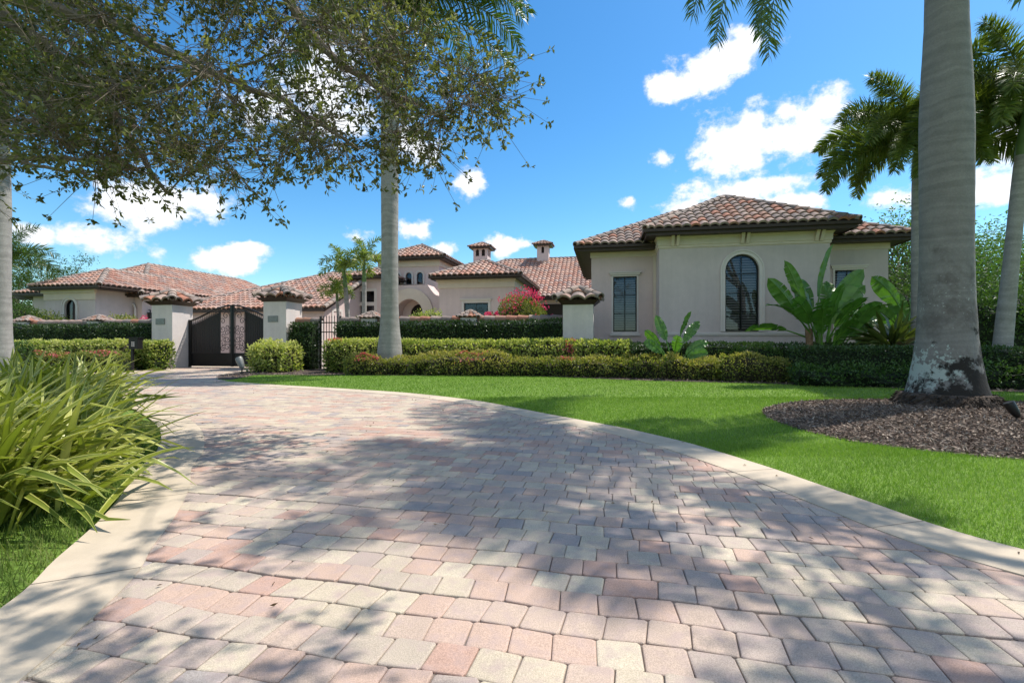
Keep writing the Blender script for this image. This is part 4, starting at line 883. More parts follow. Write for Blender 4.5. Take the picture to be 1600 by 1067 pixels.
def ball_bush(name, c, r, leaf, n, mat, label, cat='shrub', core='core', flowers=None, group=None, vmean=.5, soft=.25):
    c = np.array(c, float); r = np.array(r, float); root = empty(name, (c[0], c[1], 0), label, cat, group); seed = rnd.randrange(999)
    d = nrm(rng.normal(size=(n,3))); d[:,2] = np.abs(d[:,2])*1.0-.12*(rng.random(n)); k_ = 1+vnoise(d*2, 1.5, seed)*.12+vnoise(d*3,3,seed+1)*.07; rad = k_*(1-np.abs(rng.normal(0,soft*.5,n)))
    Pp = c+d*r*rad[:,None]; D = d+rng.normal(size=(n,3))*.7; D[:,2] += .3
    b = MB(); add_leaves(b, Pp, D, rng.uniform(.7,1.3,n)*leaf, leaf*.5, np.clip(rng.normal(vmean,.2,n)+vnoise(Pp,2,seed)*.2+(rad-1)*.6, 0, 1)); b.build('foliage', mat, root)
    th = np.linspace(0,2*np.pi,13)[:-1]; V = [(0,0,1)]
    for ph in np.linspace(.25,1.75,6): V += [(math.sin(ph)*math.cos(t_), math.sin(ph)*math.sin(t_), math.cos(ph)) for t_ in th]
    V = np.array(V); V = c+V*r*.72*(1+vnoise(V*2,1.5,seed)*.12)[:,None]; Fc = [(0,1+j,1+(j+1)%12) for j in range(12)]+[(1+i*12+j,1+i*12+12+j,1+i*12+12+(j+1)%12,1+i*12+(j+1)%12) for i in range(5) for j in range(12)]
    b = MB(); b.add(V, Fc)
    for a in range(5): t_ = a*1.26; b.tube([(c[0]+.08*math.cos(t_),c[1]+.08*math.sin(t_),0),(c[0]+r[0]*.4*math.cos(t_),c[1]+r[1]*.4*math.sin(t_),c[2])],.025,5)
    b.build('branches', core, root)
    if flowers:
        n2, fm, zmin = flowers; d = nrm(rng.normal(size=(n2*3,3))); d[:,2] = np.abs(d[:,2]); s_ = vnoise(d*2,2.2,seed+9)+d[:,2]*zmin; d = d[np.argsort(-s_)[:n2]]
        Pp = c+d*r*(1.05+rng.normal(0,.06,n2))[:,None]; b = MB(); add_leaves(b, Pp, d+rng.normal(size=(n2,3))*.7, leaf*1.05, leaf*.9, rng.random(n2)); b.build('blossom', fm, root)
    return root
x_, y_ = gp(815,20.5); ball_bush('bougainvillea', (x_,y_,1.55), (1.25,1.1,1.65), .075, 8500, 'shrub_low', 'big bougainvillea with magenta blossoms rising behind the long garden wall', 'shrub', flowers=(850,'magenta',.45), vmean=.5)
x_, y_ = gp(768,19.6); ball_bush('bougainvillea', (x_,y_,1.3), (.42,.4,.95), .08, 1200, 'shrub_low', 'small magenta bougainvillea left of the big one, just over the wall', 'shrub', flowers=(600,'magenta',.6), vmean=.35)
x_, y_ = gp(667,22); ball_bush('courtyard_shrub', (x_,y_,1.4), (.95,.8,1.25), .1, 2600, 'hedge_yel', 'loose pale yellow shrub over the wall in front of the entry arch', 'shrub', soft=.7, vmean=.6)
x_, y_ = gp(62,24.5); ball_bush('courtyard_shrub', (x_,y_,1.35), (1.9,1.2,1.35), .11, 3600, 'shrub_low', 'wide green and orange shrub over the wall in front of the arched window block', 'shrub', soft=.5, vmean=.35)
x_, y_ = gp(28,24.0); ball_bush('courtyard_shrub', (x_,y_,1.5), (1.1,1.0,1.6), .11, 2600, 'shrub_green', 'green shrub over the wall behind the leftmost palm', 'shrub', soft=.5, vmean=.6)
x_, y_ = gp(192,24.5); ball_bush('courtyard_shrub', (x_,y_,1.25), (1.15,.9,1.25), .11, 2600, 'shrub_low', 'light green shrub over the wall below the small square window', 'shrub', soft=.5, vmean=.5)
x_, y_ = gp(226,23.5); ball_bush('courtyard_shrub', (x_,y_,1.2), (.32,.3,1.15), .09, 700, 'magenta', 'small pink flowering shrub left of the left gate pillar', 'shrub', vmean=.5)
x_, y_ = gp(556,22); ball_bush('courtyard_shrub', (x_,y_,1.2), (.4,.4,1.0), .11, 700, 'shrub_low', 'small bright shrub over the wall at the foot of the courtyard palms', 'shrub', soft=.5, vmean=.7)

# ------------------------------------------------------------------ palms
def frond_mesh(mb, L, elev, droop, n, ll, lw, plume, seed, stiff=.5, yaw=0, base=(0,0,0), rr=.03):
    g = np.random.default_rng(seed); N = 16; t = np.linspace(0,1,N+1); a = R(elev)-R(droop)*t**1.25
    step = L/N; x = np.concatenate([[0], np.cumsum(np.cos(a[:-1])*step)]); z = np.concatenate([[0], np.cumsum(np.sin(a[:-1])*step)])
    sw = g.normal(0,.06)*t**2*L; pts = np.stack([x, sw, z], 1)
    mb.tube(pts, np.linspace(rr, .006, N+1), 5, val=.9)
    tt = np.repeat(np.linspace(.10,1.0,n), 2)+g.uniform(-.004,.004,2*n); tt = np.clip(tt,0,1); sd = np.tile([1.,-1.], n)
    P0 = np.stack([np.interp(tt,t,pts[:,k]) for k in range(3)],1); aa = np.interp(tt,t,a)
    T = np.stack([np.cos(aa), 0*aa, np.sin(aa)],1); S_ = np.stack([0*aa, sd, 0*aa],1); U_ = np.stack([-np.sin(aa),0*aa,np.cos(aa)],1)
    phi = g.uniform(-1,1,2*n)*plume + .15; m = 2*n
    D1 = nrm(T*(.35+.5*tt[:,None]) + S_*np.cos(phi)[:,None] + U_*np.sin(phi)[:,None]); D2 = nrm(D1+np.array([0,0,-1.])*(1-stiff)*g.uniform(.7,1.3,m)[:,None])
    ln = ll*np.sin(np.pi*np.clip(.12+.80*tt,0,1))**.65*g.uniform(.85,1.1,m); ln = ln[:,None]
    wv = nrm(np.cross(D1, np.cross(T, D1)))*lw/2
    M1 = P0+D1*ln*.5; E = M1+D2*ln*.5
    V = np.stack([P0-wv*.6,P0+wv*.6,M1+wv,M1-wv,E],1).reshape(-1,3); i = (np.arange(m)*5)[:,None]
    vv = np.clip(g.normal(.5,.25,m),0,1)
    mb.add(V, i+np.array([0,1,2,3]), vv); mb.V.append(np.zeros((0,3))); mb.Q.append(i+np.array([3,2,4])+mb.n-len(V)); mb.A.append(vv)
_frond_cache = {}
def palm(name, x, y, prof, shaft, crown, label, cat='palm tree', bark='bark_pale', fmat='frond', lean=(0,0), seed=1, group='royal palms', curve=0):
    """prof: (z, radius); shaft: (z0,z1,r0,r1); crown: dict(n, L, ll, lw, plume, rings, leafn)"""
    root = empty(name, (x,y,0), label, cat, group); g = random.Random(seed)
    zt = shaft[1]
    def ax(z): f = z/zt; return (lean[0]*f+curve*math.sin(f*math.pi), lean[1]*f, z)
    zs = np.array([p[0] for p in prof]); rs = np.array([p[1] for p in prof]); zz = np.linspace(zs[0], zs[-1], 60)
    b = MB(); rad = np.interp(zz, zs, rs)*(1+.004*np.sin(zz*21)+.003*np.sin(zz*47+1)); b.tube([(x+ax(z)[0], y+ax(z)[1], z) for z in zz], rad, 28); b.build('trunk', bark, root, smooth=True)
    b = MB(); zz = np.linspace(shaft[0], shaft[1], 12); rr = np.interp((zz-shaft[0])/(shaft[1]-shaft[0]), [0,.15,.8,1], [shaft[2]*.95,shaft[2]*1.1,shaft[3]*1.2,shaft[3]])
    b.tube([(x+ax(z)[0], y+ax(z)[1], z) for z in zz], rr, 16); b.build('crownshaft', 'crownshaft', root, smooth=True)
    tx, ty, tz = ax(zt); k = 0
    for (elev, droop, cnt, off) in crown['rings']:
        for var in range(1):
            key = (name, elev, droop, crown['L'], crown['ll'], crown['leafn'], fmat)
            if key not in _frond_cache:
                b = MB(); frond_mesh(b, crown['L'], elev, droop, crown['leafn'], crown['ll'], crown['lw'], crown['plume'], hash((elev,droop)) % 1000, crown.get('stiff',.5), rr=crown.get('rr',.03))
                o = b.build('frond', fmat, None, origin=(0,0,0)); _frond_cache[key] = o.data; bpy.data.objects.remove(o)
        for i in range(cnt):
            o = bpy.data.objects.new('frond', _frond_cache[key]); COL.objects.link(o); o.parent = root
            o.location = (tx, ty, tz-.05*g.random()-.1); s_ = g.uniform(.9,1.08); o.scale = (s_,s_,s_)
            o.rotation_euler = (R(g.uniform(-6,6)), R(g.uniform(-6,6)), R(off+360*i/cnt+g.uniform(-10,10)))
    for i, (azx, Lx, ex, dx_) in enumerate(crown.get('extra', [])):
        b = MB(); frond_mesh(b, Lx, ex, dx_, 150, crown['ll'], crown['lw'], crown['plume'], 700+i, crown.get('stiff',.5)); o = b.build('frond', fmat, None, origin=(0,0,0)); o.parent = root; o.location = (tx, ty, tz-.12); o.rotation_euler = (0,0,R(azx))
    # spear leaf
    b = MB(); b.tube([(x+tx,y+ty,tz-.1),(x+tx+.03,y+ty,tz+crown['L']*.22),(x+tx+.08,y+ty,tz+crown['L']*.42)],[.03,.02,.004],5,val=.9); b.build('spear_leaf','frond',root)
    return root
prof_big = [(z, r/1.33) for z, r in [(-.05,.80),(.05,.78),(.17,.735),(.45,.645),(.8,.565),(1.14,.515),(1.84,.47),(2.6,.45),(3.49,.455),(4.6,.46),(5.27,.434),(6.16,.375),(7.2,.35),(8.6,.34),(10.2,.29)]]
royal = dict(L=4.7, ll=.80, lw=.040, plume=.85, leafn=165, stiff=.3, rings=[(78,60,3,20),(58,100,5,10),(34,112,6,42),(6,78,4,0)])
palm('royal_palm', 7.01, 7.8, prof_big, (10.15,11.7,.22,.12), dict(royal, L=2.9, leafn=90, rings=[(78,60,3,20),(55,100,4,10),(28,100,5,26),(0,80,2,60)], extra=[(99,6.2,2,100),(114,6.2,4,96),(36,6.1,2,98),(128,5.9,4,92),(107,5.6,0,96)]), 'huge grey palm trunk with lichen patches standing in the mulch island', bark='bark_big', seed=3)
# root boss of the big palm
b = MB(); th = np.linspace(0, 2*np.pi, 48, endpoint=False)
V = [];
for (z, r) in ((-.02,.71),(.03,.69),(.09,.65),(.15,.61),(.19,.555)):
    for t_ in th: rr = r*(1+.035*math.sin(9*t_+z*20)+.03*math.sin(23*t_+z*60)); V.append((7.01+rr*math.cos(t_), 7.8+rr*math.sin(t_), z+.09))
b.add(V, [(i*48+j, i*48+(j+1)%48, (i+1)*48+(j+1)%48, (i+1)*48+j) for i in range(4) for j in range(48)])
n = 2600; t_ = rng.uniform(0,6.283,n); z_ = rng.uniform(.02,.24,n); r_ = .72-.58*z_; Pp = np.stack([7.01+r_*np.cos(t_), 7.8+r_*np.sin(t_), z_+.04],1)
add_leaves(b, Pp, np.stack([np.cos(t_)*.6, np.sin(t_)*.6, -1+0*t_],1)+rng.normal(size=(n,3))*.45, rng.uniform(.05,.12,n), .022, rng.random(n))
mats['roots'] = M('palm_roots', (.055,.04,.03), .95, noise=[(14,.4,2.2)], bump=(40,.8,.02))
palm_root = [o for o in COL.objects if o.name == 'royal_palm'][0]
b.build('root_mass', 'roots', palm_root)
s_ = lambda pts, k: [(z, r*k) for z, r in pts]
prof_mid = [(-.05,.46),(.3,.44),(.75,.39),(1.15,.345),(1.6,.30),(2.3,.27),(4,.262),(6.5,.275),(8.2,.285),(9.3,.24),(10.3,.20)]
palm('royal_palm', gp(609,16.4)[0], 16.4, [(z*1.05,r*1.06) for z,r in prof_mid], (10.75,12.3,.23,.14), dict(royal, L=5.0, ll=.95, lw=.05, leafn=100, rings=[(78,60,3,20),(55,95,5,10),(36,108,6,-8),(8,75,4,0)], extra=[(2,5.6,48,112),(-14,5.2,30,95),(18,5.4,38,108)]), 'tall smooth grey palm trunk rising out of the yellow hedge bed before the entry', seed=5)
prof_l = [(-.05,.40),(.4,.35),(1.2,.29),(2.5,.26),(5,.27),(6.5,.24),(7.6,.2)]
palm('royal_palm', gp(-1,14.4)[0], 14.4, prof_l, (7.5,9.0,.2,.12), dict(royal, L=3.6, leafn=90), 'grey palm trunk at the left edge of the picture, half hidden by oak leaves', seed=8)
fox = dict(L=2.8, ll=.56, lw=.030, plume=2.6, leafn=300, stiff=.72, rings=[(72,70,4,10),(52,95,7,35),(34,105,7,5),(12,90,6,40)])
palm('foxtail_palm', gp(1433,14)[0], 14, [(-.05,.2),(1,.15),(5.5,.13),(5.9,.12)], (5.8,6.9,.13,.07), fox, 'bushy foxtail palm with its crown showing left of the huge trunk', seed=11, group='foxtail palms', fmat='frond_old')
palm('foxtail_palm', gp(1560,12)[0], 12, [(-.05,.23),(1,.19),(3,.155),(5,.15),(5.7,.14)], (5.65,6.95,.13,.08), dict(fox, L=2.9), 'leaning grey foxtail palm at the right edge behind the huge trunk', seed=13, group='foxtail palms', lean=(.72,0), fmat='frond_old')
small = dict(L=1.35, ll=.40, lw=.036, plume=1.1, leafn=46, stiff=.45, rr=.02, rings=[(80,70,3,10),(52,115,4,35),(20,95,4,0)])
palm('courtyard_palm', gp(549,22.5)[0], 22.5, [(-.05,.13),(3.6,.10)], (3.5,4.6,.09,.05), small, 'left of the two small palms in front of the four-pane window', seed=15, group='small courtyard palms', fmat='frond_light', lean=(-.35,0))
palm('courtyard_palm', gp(569,22)[0], 22, [(-.05,.12),(3.8,.10)], (3.7,4.85,.09,.05), small, 'taller small palm directly in front of the four-pane window', seed=17, group='small courtyard palms', fmat='frond_light')
palm('courtyard_palm', gp(534,22.8)[0], 22.8, [(-.05,.08),(3.0,.07)], (2.9,3.55,.06,.04), dict(small, L=.9, leafn=30), 'slender little palm with the smallest crown, beside the tiled gable', seed=19, group='small courtyard palms', fmat='frond_light', lean=(-.25,0))
palm('courtyard_palm', gp(6,25)[0], 25, [(-.05,.16),(4.4,.14)], (4.3,5.5,.12,.07), dict(fox, L=2.3, leafn=70), 'green palm crown hanging behind the leftmost palm trunk', seed=23, group='small courtyard palms')

# ------------------------------------------------------------------ background trees
def tree(name, x, y, h, r, zc, n_cl, leaf, per, mat, label, seed=0, group='trees behind the houses', cat='tree', flat_=.8, open_=1.0):
    g = np.random.default_rng(seed); root = empty(name, (x,y,0), label, cat, group)
    ctr = np.array([x,y,zc]); d = nrm(g.normal(size=(n_cl,3))); rr = g.uniform(.35,1,n_cl)**.6; Pc = ctr+d*np.array([r,r,(h-zc)])*rr[:,None]*np.where(d[:,2:3]<0,[1,1,.75],[1,1,1])
    b = MB(); top = np.array([x,y,zc*.75]); b.tube([(x,y,-.05),(x+.1,y,zc*.4),tuple(top)],[r*.09,r*.07,r*.06],8)
    for p in Pc: m = (top+p)/2+g.normal(0,.1*r,3); b.tube([tuple(top+(m-top)*.02),tuple(m),tuple(p)],[r*.03,r*.018,.01],4,cap=False)
    b.build('trunk','oak_bark',root)
    cr = r*.24*open_; n = n_cl*per; P_ = np.repeat(Pc, per, 0)+g.normal(size=(n,3))*cr*np.array([1,1,flat_*.7]); D = g.normal(size=(n,3)); D[:,2] *= .5; D += nrm(P_-np.repeat(Pc,per,0))*.8
    val = np.clip(np.repeat(g.normal(.5,.18,n_cl),per)+g.normal(0,.15,n),0,1); lb = MB(); add_leaves(lb, P_, D, g.uniform(.7,1.3,n)*leaf, leaf*.45, val); lb.build('crown', mat, root)
    return root
xy = gp(102,42); tree('background_tree', *xy, 8.9, 2.7, 6.0, 46, .17, 90, 'tree_leaf', 'airy small-leaved tree above the arched window block at left', 31, open_=.55)
xy = gp(22,34); tree('background_tree', *xy, 6.8, 2.2, 3.8, 50, .18, 130, 'tree_leaf', 'dark leafy tree behind the leftmost palm', 33)
xy = gp(-60,36); tree('background_tree', *xy, 8, 3.5, 4.5, 50, .2, 130, 'tree_leaf', 'broad dark tree past the left edge behind the wing', 34)
xy = gp(1415,24); tree('background_tree', *xy, 7.6, 2.8, 4.0, 90, .17, 150, 'tree_bright', 'bright feathery tree behind the right corner of the pavilion', 35)
xy = gp(1535,25); tree('background_tree', *xy, 7.2, 3.2, 3.8, 110, .17, 160, 'tree_bright', 'bright feathery tree between the huge trunk and the leaning palm', 37)
xy = gp(1640,27); tree('background_tree', *xy, 7.6, 3.8, 3.8, 90, .18, 150, 'tree_leaf', 'dark tree at the right edge behind the leaning palm', 39)
xy = gp(1470,19); tree('background_tree', *xy, 4.6, 2.2, 2.2, 60, .14, 170, 'tree_leaf', 'low dark tree behind the huge trunk beside the pavilion', 41)
hedge('screen_hedge', [gp(1395,18),gp(1500,17.5),gp(1750,16.5)], 1.6, 2.6, .13, 150, 'shrub_green', 'tall loose green hedge right of the pavilion', bump=.35, rag=.2, vmean=.5, lump=1.5)
hedge('screen_hedge', [gp(-160,44),gp(20,42),gp(60,41)], 2.0, 3.6, .2, 60, 'tree_leaf', 'distant dark hedge left of the garage wing', bump=.5, rag=.25, vmean=.5, lump=1)

# ------------------------------------------------------------------ broad leaved plants
def paddle(L, W, pet, elev, droop, fold, seed, ns=14, roll=0):
    """a stalk and a paddle blade with a midrib fold, torn margins; along +x"""
    g = np.random.default_rng(seed); N = 18; tot = pet+L; t = np.linspace(0,1,N+1); a = R(elev)-R(droop)*t**1.8; st = tot/N
    x = np.concatenate([[0],np.cumsum(np.cos(a[:-1])*st)]); z = np.concatenate([[0],np.cumsum(np.sin(a[:-1])*st)]); P_ = np.stack([x,0*x,z],1)
    b = MB(); b.tube(P_, np.linspace(.026,.006,N+1), 6, val=.95)
    s0 = pet/tot; ts = np.linspace(s0,1,ns+1); Pc = np.stack([np.interp(ts,t,P_[:,k]) for k in range(3)],1); aa = np.interp(ts,t,a); f = (ts-s0)/(1-s0)
    w = W/2*np.sin(np.pi*np.clip(f*.93+.05,0,1))**.55*np.where(f > .85, np.sqrt(np.clip((1-f)/.15,0,1)), 1)
    N0 = np.stack([-np.sin(aa),0*aa,np.cos(aa)],1); Y0 = np.array([0,1.,0]); cr_, sr_ = math.cos(R(roll)), math.sin(R(roll)); Yv = Y0*cr_+N0*sr_; Nn = N0*cr_-Y0*sr_
    for sd in (1,-1):
        fo = R(fold)+g.normal(0,.06,ns+1); q = []
        for k_, (wf, lift) in enumerate(((0,0),(.5,.0),(1,-.10))):
            q.append(Pc+sd*Yv*(w*wf*np.cos(fo))[:,None]+Nn*(w*wf*np.sin(fo)+w*lift)[:,None]+np.stack([w*wf*.25,0*w,0*w],1))
        for i in range(ns):
            tear = g.random() < .22
            A, B_ = [qq[i] for qq in q], [qq[i+1] for qq in q]
            if tear: B_ = [B_[0], B_[1]*.96+A[1]*.04-Nn[i]*.01, B_[2]*.80+A[2]*.20-Nn[i]*.03]
            b.add([A[0],B_[0],B_[1],A[1],B_[2],A[2]], [(0,1,2,3),(3,2,4,5)], .25+.5*g.random())
    return b
def paddle_plant(name, x, y, leaves, stalks, label, z0=0, group=None, k=1.0):
    root = empty(name, (x,y,0), label, 'plant', group)
    for (sx, sy, h, r, m) in stalks:
        b = MB(); h *= k; sx *= k; sy *= k; zz = np.linspace(-.02,h,9); b.tube([(x+sx*(1+.1*z),y+sy,z) for z in zz], r*(1+.12*np.sin(zz*22))*np.linspace(1.15,.7,9), 10); b.build('stem', m, root)
    for i, (ox, oy, oz, azm, L, W, pet, elev, droop, fold) in enumerate(leaves):
        o = paddle(L*k,W*k*1.05,pet*k,elev+(12 if 25 < elev < 62 else 0),droop*.9,fold,i+int(x*10),roll=rnd.choice((-1,1))*(rnd.uniform(45,80) if abs(math.cos(R(azm))) > .6 and elev > 40 else rnd.uniform(5,35))).build('leaf','bop',None,origin=(0,0,0)); o.parent = root; o.location = (ox*k,oy*k,oz*k); o.rotation_euler = (0,0,R(azm))
    return root
# big bird of paradise: px 1195-1350, y 383-545 at about 13.7 m
x_, y_ = gp(1285,13.9)
LV = [(.1,-.2,.75,-80,.85,.40,.5,62,45,20),(-.15,-.2,.65,-120,.8,.38,.5,58,55,20),(.3,-.15,.7,-40,.9,.40,.5,56,50,20),(0,-.15,.95,-95,.9,.42,.55,72,35,20),(.15,0,1.0,60,1.0,.42,.6,74,30,25),(-.1,0,1.1,120,1.0,.40,.6,76,25,25),(.35,0,.5,0,.85,.36,.6,50,60,15),(-.35,0,1.15,175,1.05,.38,.55,62,25,20),(-.3,0,1.2,150,1.2,.36,.6,78,18,30),(-.3,-.1,1.05,190,1.0,.34,.5,38,70,20),(-.35,0,1.0,178,1.0,.30,.55,22,55,15),
      (-.2,0,1.25,10,1.35,.36,.75,80,16,35),(-.1,-.1,1.2,-10,1.15,.4,.55,66,30,20),(0,0,1.1,5,1.1,.42,.55,48,45,15),(.1,-.1,1.0,-20,1.05,.44,.45,34,50,15),
      (.05,-.1,.9,-60,.95,.42,.4,52,50,20),(-.2,-.1,.9,-110,.9,.4,.4,55,55,20),(.2,0,.8,15,1.0,.4,.5,42,70,15),(-.1,.1,1.1,90,1.1,.4,.6,60,40,20),(.2,.1,.9,40,1.05,.4,.5,55,50,20),(.25,-.1,.55,-5,.9,.36,.4,28,70,15),(-.25,-.15,1.0,-150,.9,.38,.4,48,55,20),(.12,-.12,.5,-70,.8,.34,.35,60,60,20)]
paddle_plant('bird_of_paradise', x_, y_, LV, [(-.31,-.05,1.22,.13,'stalk'),(-.12,-.08,1.15,.12,'stalk_green'),(.15,.02,1.0,.10,'stalk_green'),(.38,.05,.9,.06,'stalk_green')], 'large broad-leaved bird of paradise clump covering the right pavilion window', k=1.2)
x_, y_ = gp(1050,14.4)
LV = [(0,0,.35,165,.62,.27,.55,78,20,22),(.02,0,.4,20,.62,.25,.65,72,22,22),(-.05,0,.35,175,.5,.22,.45,62,30,20),(.05,0,.35,5,.6,.24,.55,55,30,20),(.1,-.1,.25,-15,.55,.26,.35,50,70,15),(.1,-.1,.2,-30,.5,.24,.3,42,80,15),(-.1,-.1,.3,-170,.5,.25,.35,50,75,15),(0,-.1,.3,-95,.5,.24,.35,60,60,20),(.15,-.05,.15,10,.45,.22,.3,40,70,15)]
paddle_plant('bird_of_paradise', x_, y_, LV, [(0,0,.5,.05,'stalk_green'),(.1,-.05,.4,.05,'stalk_green')], 'small bright bird of paradise left of the arched window', k=1.3)
x_, y_ = gp(1418,14.5)
LV = [(0,0,1.3,160,.9,.4,.5,70,40,20),(0,0,1.2,30,.9,.4,.5,70,50,20),(0,0,1.1,-90,.9,.38,.5,64,50,25),(0,0,.9,180,.9,.36,.4,45,60,15),(0,0,1.0,80,.9,.4,.4,60,40,20)]
paddle_plant('bird_of_paradise', x_, y_, LV, [(0,0,1.35,.07,'stalk_green')], 'banana like plant half hidden behind the huge palm trunk', k=1.25)
def strap_clump(name, x, y, n, L, W, label, mat='strap', zbase=0, seed=1, group=None, ang=(18,85), droop=(20,95), cat='plant', spread=.22, azr=(0,360), edge=None, kink=.25):
    g = np.random.default_rng(seed); b = MB(); N = 8; eb = MB()
    for i in range(n):
        az_ = R(g.uniform(*azr)); e = R(g.uniform(*ang)); dr = R(g.uniform(*droop)); l_ = L*g.uniform(.6,1.1)*(1.0 if e < R(65) else .9); t = np.linspace(0,1,N+1)
        a = e-dr*t**1.5; st = l_/N; rad = np.concatenate([[0],np.cumsum(np.cos(a[:-1])*st)]); z = np.concatenate([[0],np.cumsum(np.sin(a[:-1])*st)])
        if g.random() < kink: k0 = g.integers(4,7); z[k0:] -= (np.arange(N+1-k0))*st*g.uniform(.3,.9)
        bx, by = x+g.normal(0,spread), y+g.normal(0,spread); ca_, sa_ = math.cos(az_), math.sin(az_); zmin = .02
        P_ = np.stack([bx+rad*ca_, by+rad*sa_, np.maximum(z+zbase, zmin)],1); w = W*g.uniform(.75,1.2)*np.array([.55,.8,.95,1,1,.92,.75,.45,.04])/2
        tw = g.normal(0,.35)+t*g.normal(0,.5); sdv = np.stack([-sa_*np.cos(tw), ca_*np.cos(tw), np.sin(tw)],1); up = np.array([0,0,1.])*.35
        v0 = float(np.clip(g.normal(.5,.22),0,1)); Lf = P_+sdv*w[:,None]+up*w[:,None]; Rt = P_-sdv*w[:,None]+up*w[:,None]
        V = np.concatenate([Lf,P_,Rt]); k = np.arange(N); M_ = N+1
        b.add(V, np.concatenate([np.stack([k,k+1,k+1+M_,k+M_],1),np.stack([k+M_,k+1+M_,k+1+2*M_,k+2*M_],1)]), v0)
        if edge:
            for E_, sg in ((Lf,1),(Rt,-1)):
                E2 = E_-sg*sdv*(w*.30)[:,None]-up*(w*.26)[:,None]+np.array([0,0,.0022]); eb.add(np.concatenate([E_+np.array([0,0,.0022]),E2]), np.stack([k,k+1,k+1+M_,k+M_],1), v0)
    if edge:
        root = empty(name, (x,y,0), label, cat, group); b.build('leaves', mat, root, smooth=True); eb.build('leaf_margin', edge, root); return root
    o = b.build(name, mat, None, smooth=True); return tag(o, label, cat, group)
x_, y_ = gp(1398,13.4)
strap_clump('giant_bromeliad', x_, y_, 60, 1.55, .14, 'dark spiky bromeliad left of the huge palm trunk', 'brom', .85, 5, None, (15,80), (5,45), spread=.07)
# spider-lily like strap plants by the kerb
FLX = 0; FLY = 0
FL = [(-3.42,3.55,'nearest strap leaved clump, spilling over the grass beside the kerb'),(-3.95,4.3,'strap leaved clump just behind the nearest one beside the kerb'),(-4.65,5.25,'strap leaved clump leaning over the paving beyond the kerb curve'),(-5.5,6.4,'farthest strap leaved clump towards the gate'),
      (-2.98,2.98,'front strap leaved clump closest to the camera, next to the kerb band'),(-3.45,2.75,'strap leaved clump at the lower left edge of the picture'),(-4.6,3.5,'strap leaved clump in the left row against the picture edge'),(-5.2,4.4,'strap leaved clump in the middle of the left planting'),(-5.9,5.4,'strap leaved clump behind the middle of the left planting'),(-6.8,6.6,'tall strap leaved clump at the back of the left planting'),(-6.4,7.9,'strap leaved clump at the back of the planting nearest the driveway bend')]
for i, (fx, fy, lb) in enumerate(FL):
    strap_clump('strap_leaf_plant', fx-(.6 if i in (2,3,10) else .30 if i < 2 else .28 if i == 4 else 0), fy, 200, 1.02 if i in (0,1,4) else 1.12, .052, lb, 'strap', .03, 50+i, 'strap leaved plants beside the kerb', (22,88), (12,82), azr=(-150,130) if i < 5 else (0,360), edge='strap_edge')

# ------------------------------------------------------------------ small things
def uplight(x, y, z, az_, label, k=1.0, hm='metal'):
    root = empty('garden_spotlight', (x,y,z), label, 'spotlight', 'garden spotlights')
    b = MB(); b.tube([(x,y,z-.05),(x,y,z+.12*k)],.012*k,8); b.tube([(x,y,z+.0),(x,y,z+.015)],.04*k,12); b.build('stake','metal',root)
    d = np.array([math.cos(az_)*.45, math.sin(az_)*.45, .9]); d /= np.linalg.norm(d); c = np.array([x,y,z+.13*k])
    pts = [c+d*t_*k for t_ in (-.05,-.03,.0,.06,.12,.17,.20)]; b = MB(); b.tube(pts, [.018*k,.035*k,.05*k,.062*k,.068*k,.070*k,.066*k], 18); o = b.build('lamp_head',hm,root, smooth=True)
    return root
p = G(1588,668); uplight(p[0], p[1], .06, R(150), 'small dark bullet spotlight stuck in the mulch at the right edge', .85)
p = G(378,583.5); o = uplight(p[0]+.0, p[1], .02, R(160), 'grey spotlight lying at the tip of the bed before the round yellow bush', 1.7, 'plaque')
x_, y_ = gp(207,17.1); root = empty('gate_keypad', (x_,y_,0), 'black keypad post in front of the hedge left of the driveway gate', 'keypad')
b = MB(); b.box(x_-.035,x_+.035,y_-.035,y_+.035,0,1.16); b.build('post','metal',root)
b = MB(); b.box(x_-.03,x_+.29,y_-.14,y_+.10,.83,1.22); b.box(x_-.06,x_+.32,y_-.2,y_+.12,1.22,1.25); bx_ = b.build('keypad_box','metal',root)
b = MB(); 
for i in range(2):
    for j in range(3): b.box(x_+.08+i*.06,x_+.12+i*.06,y_-.152,y_-.139,.93+j*.06,.97+j*.06)
b.build('buttons','white_trim',bx_)

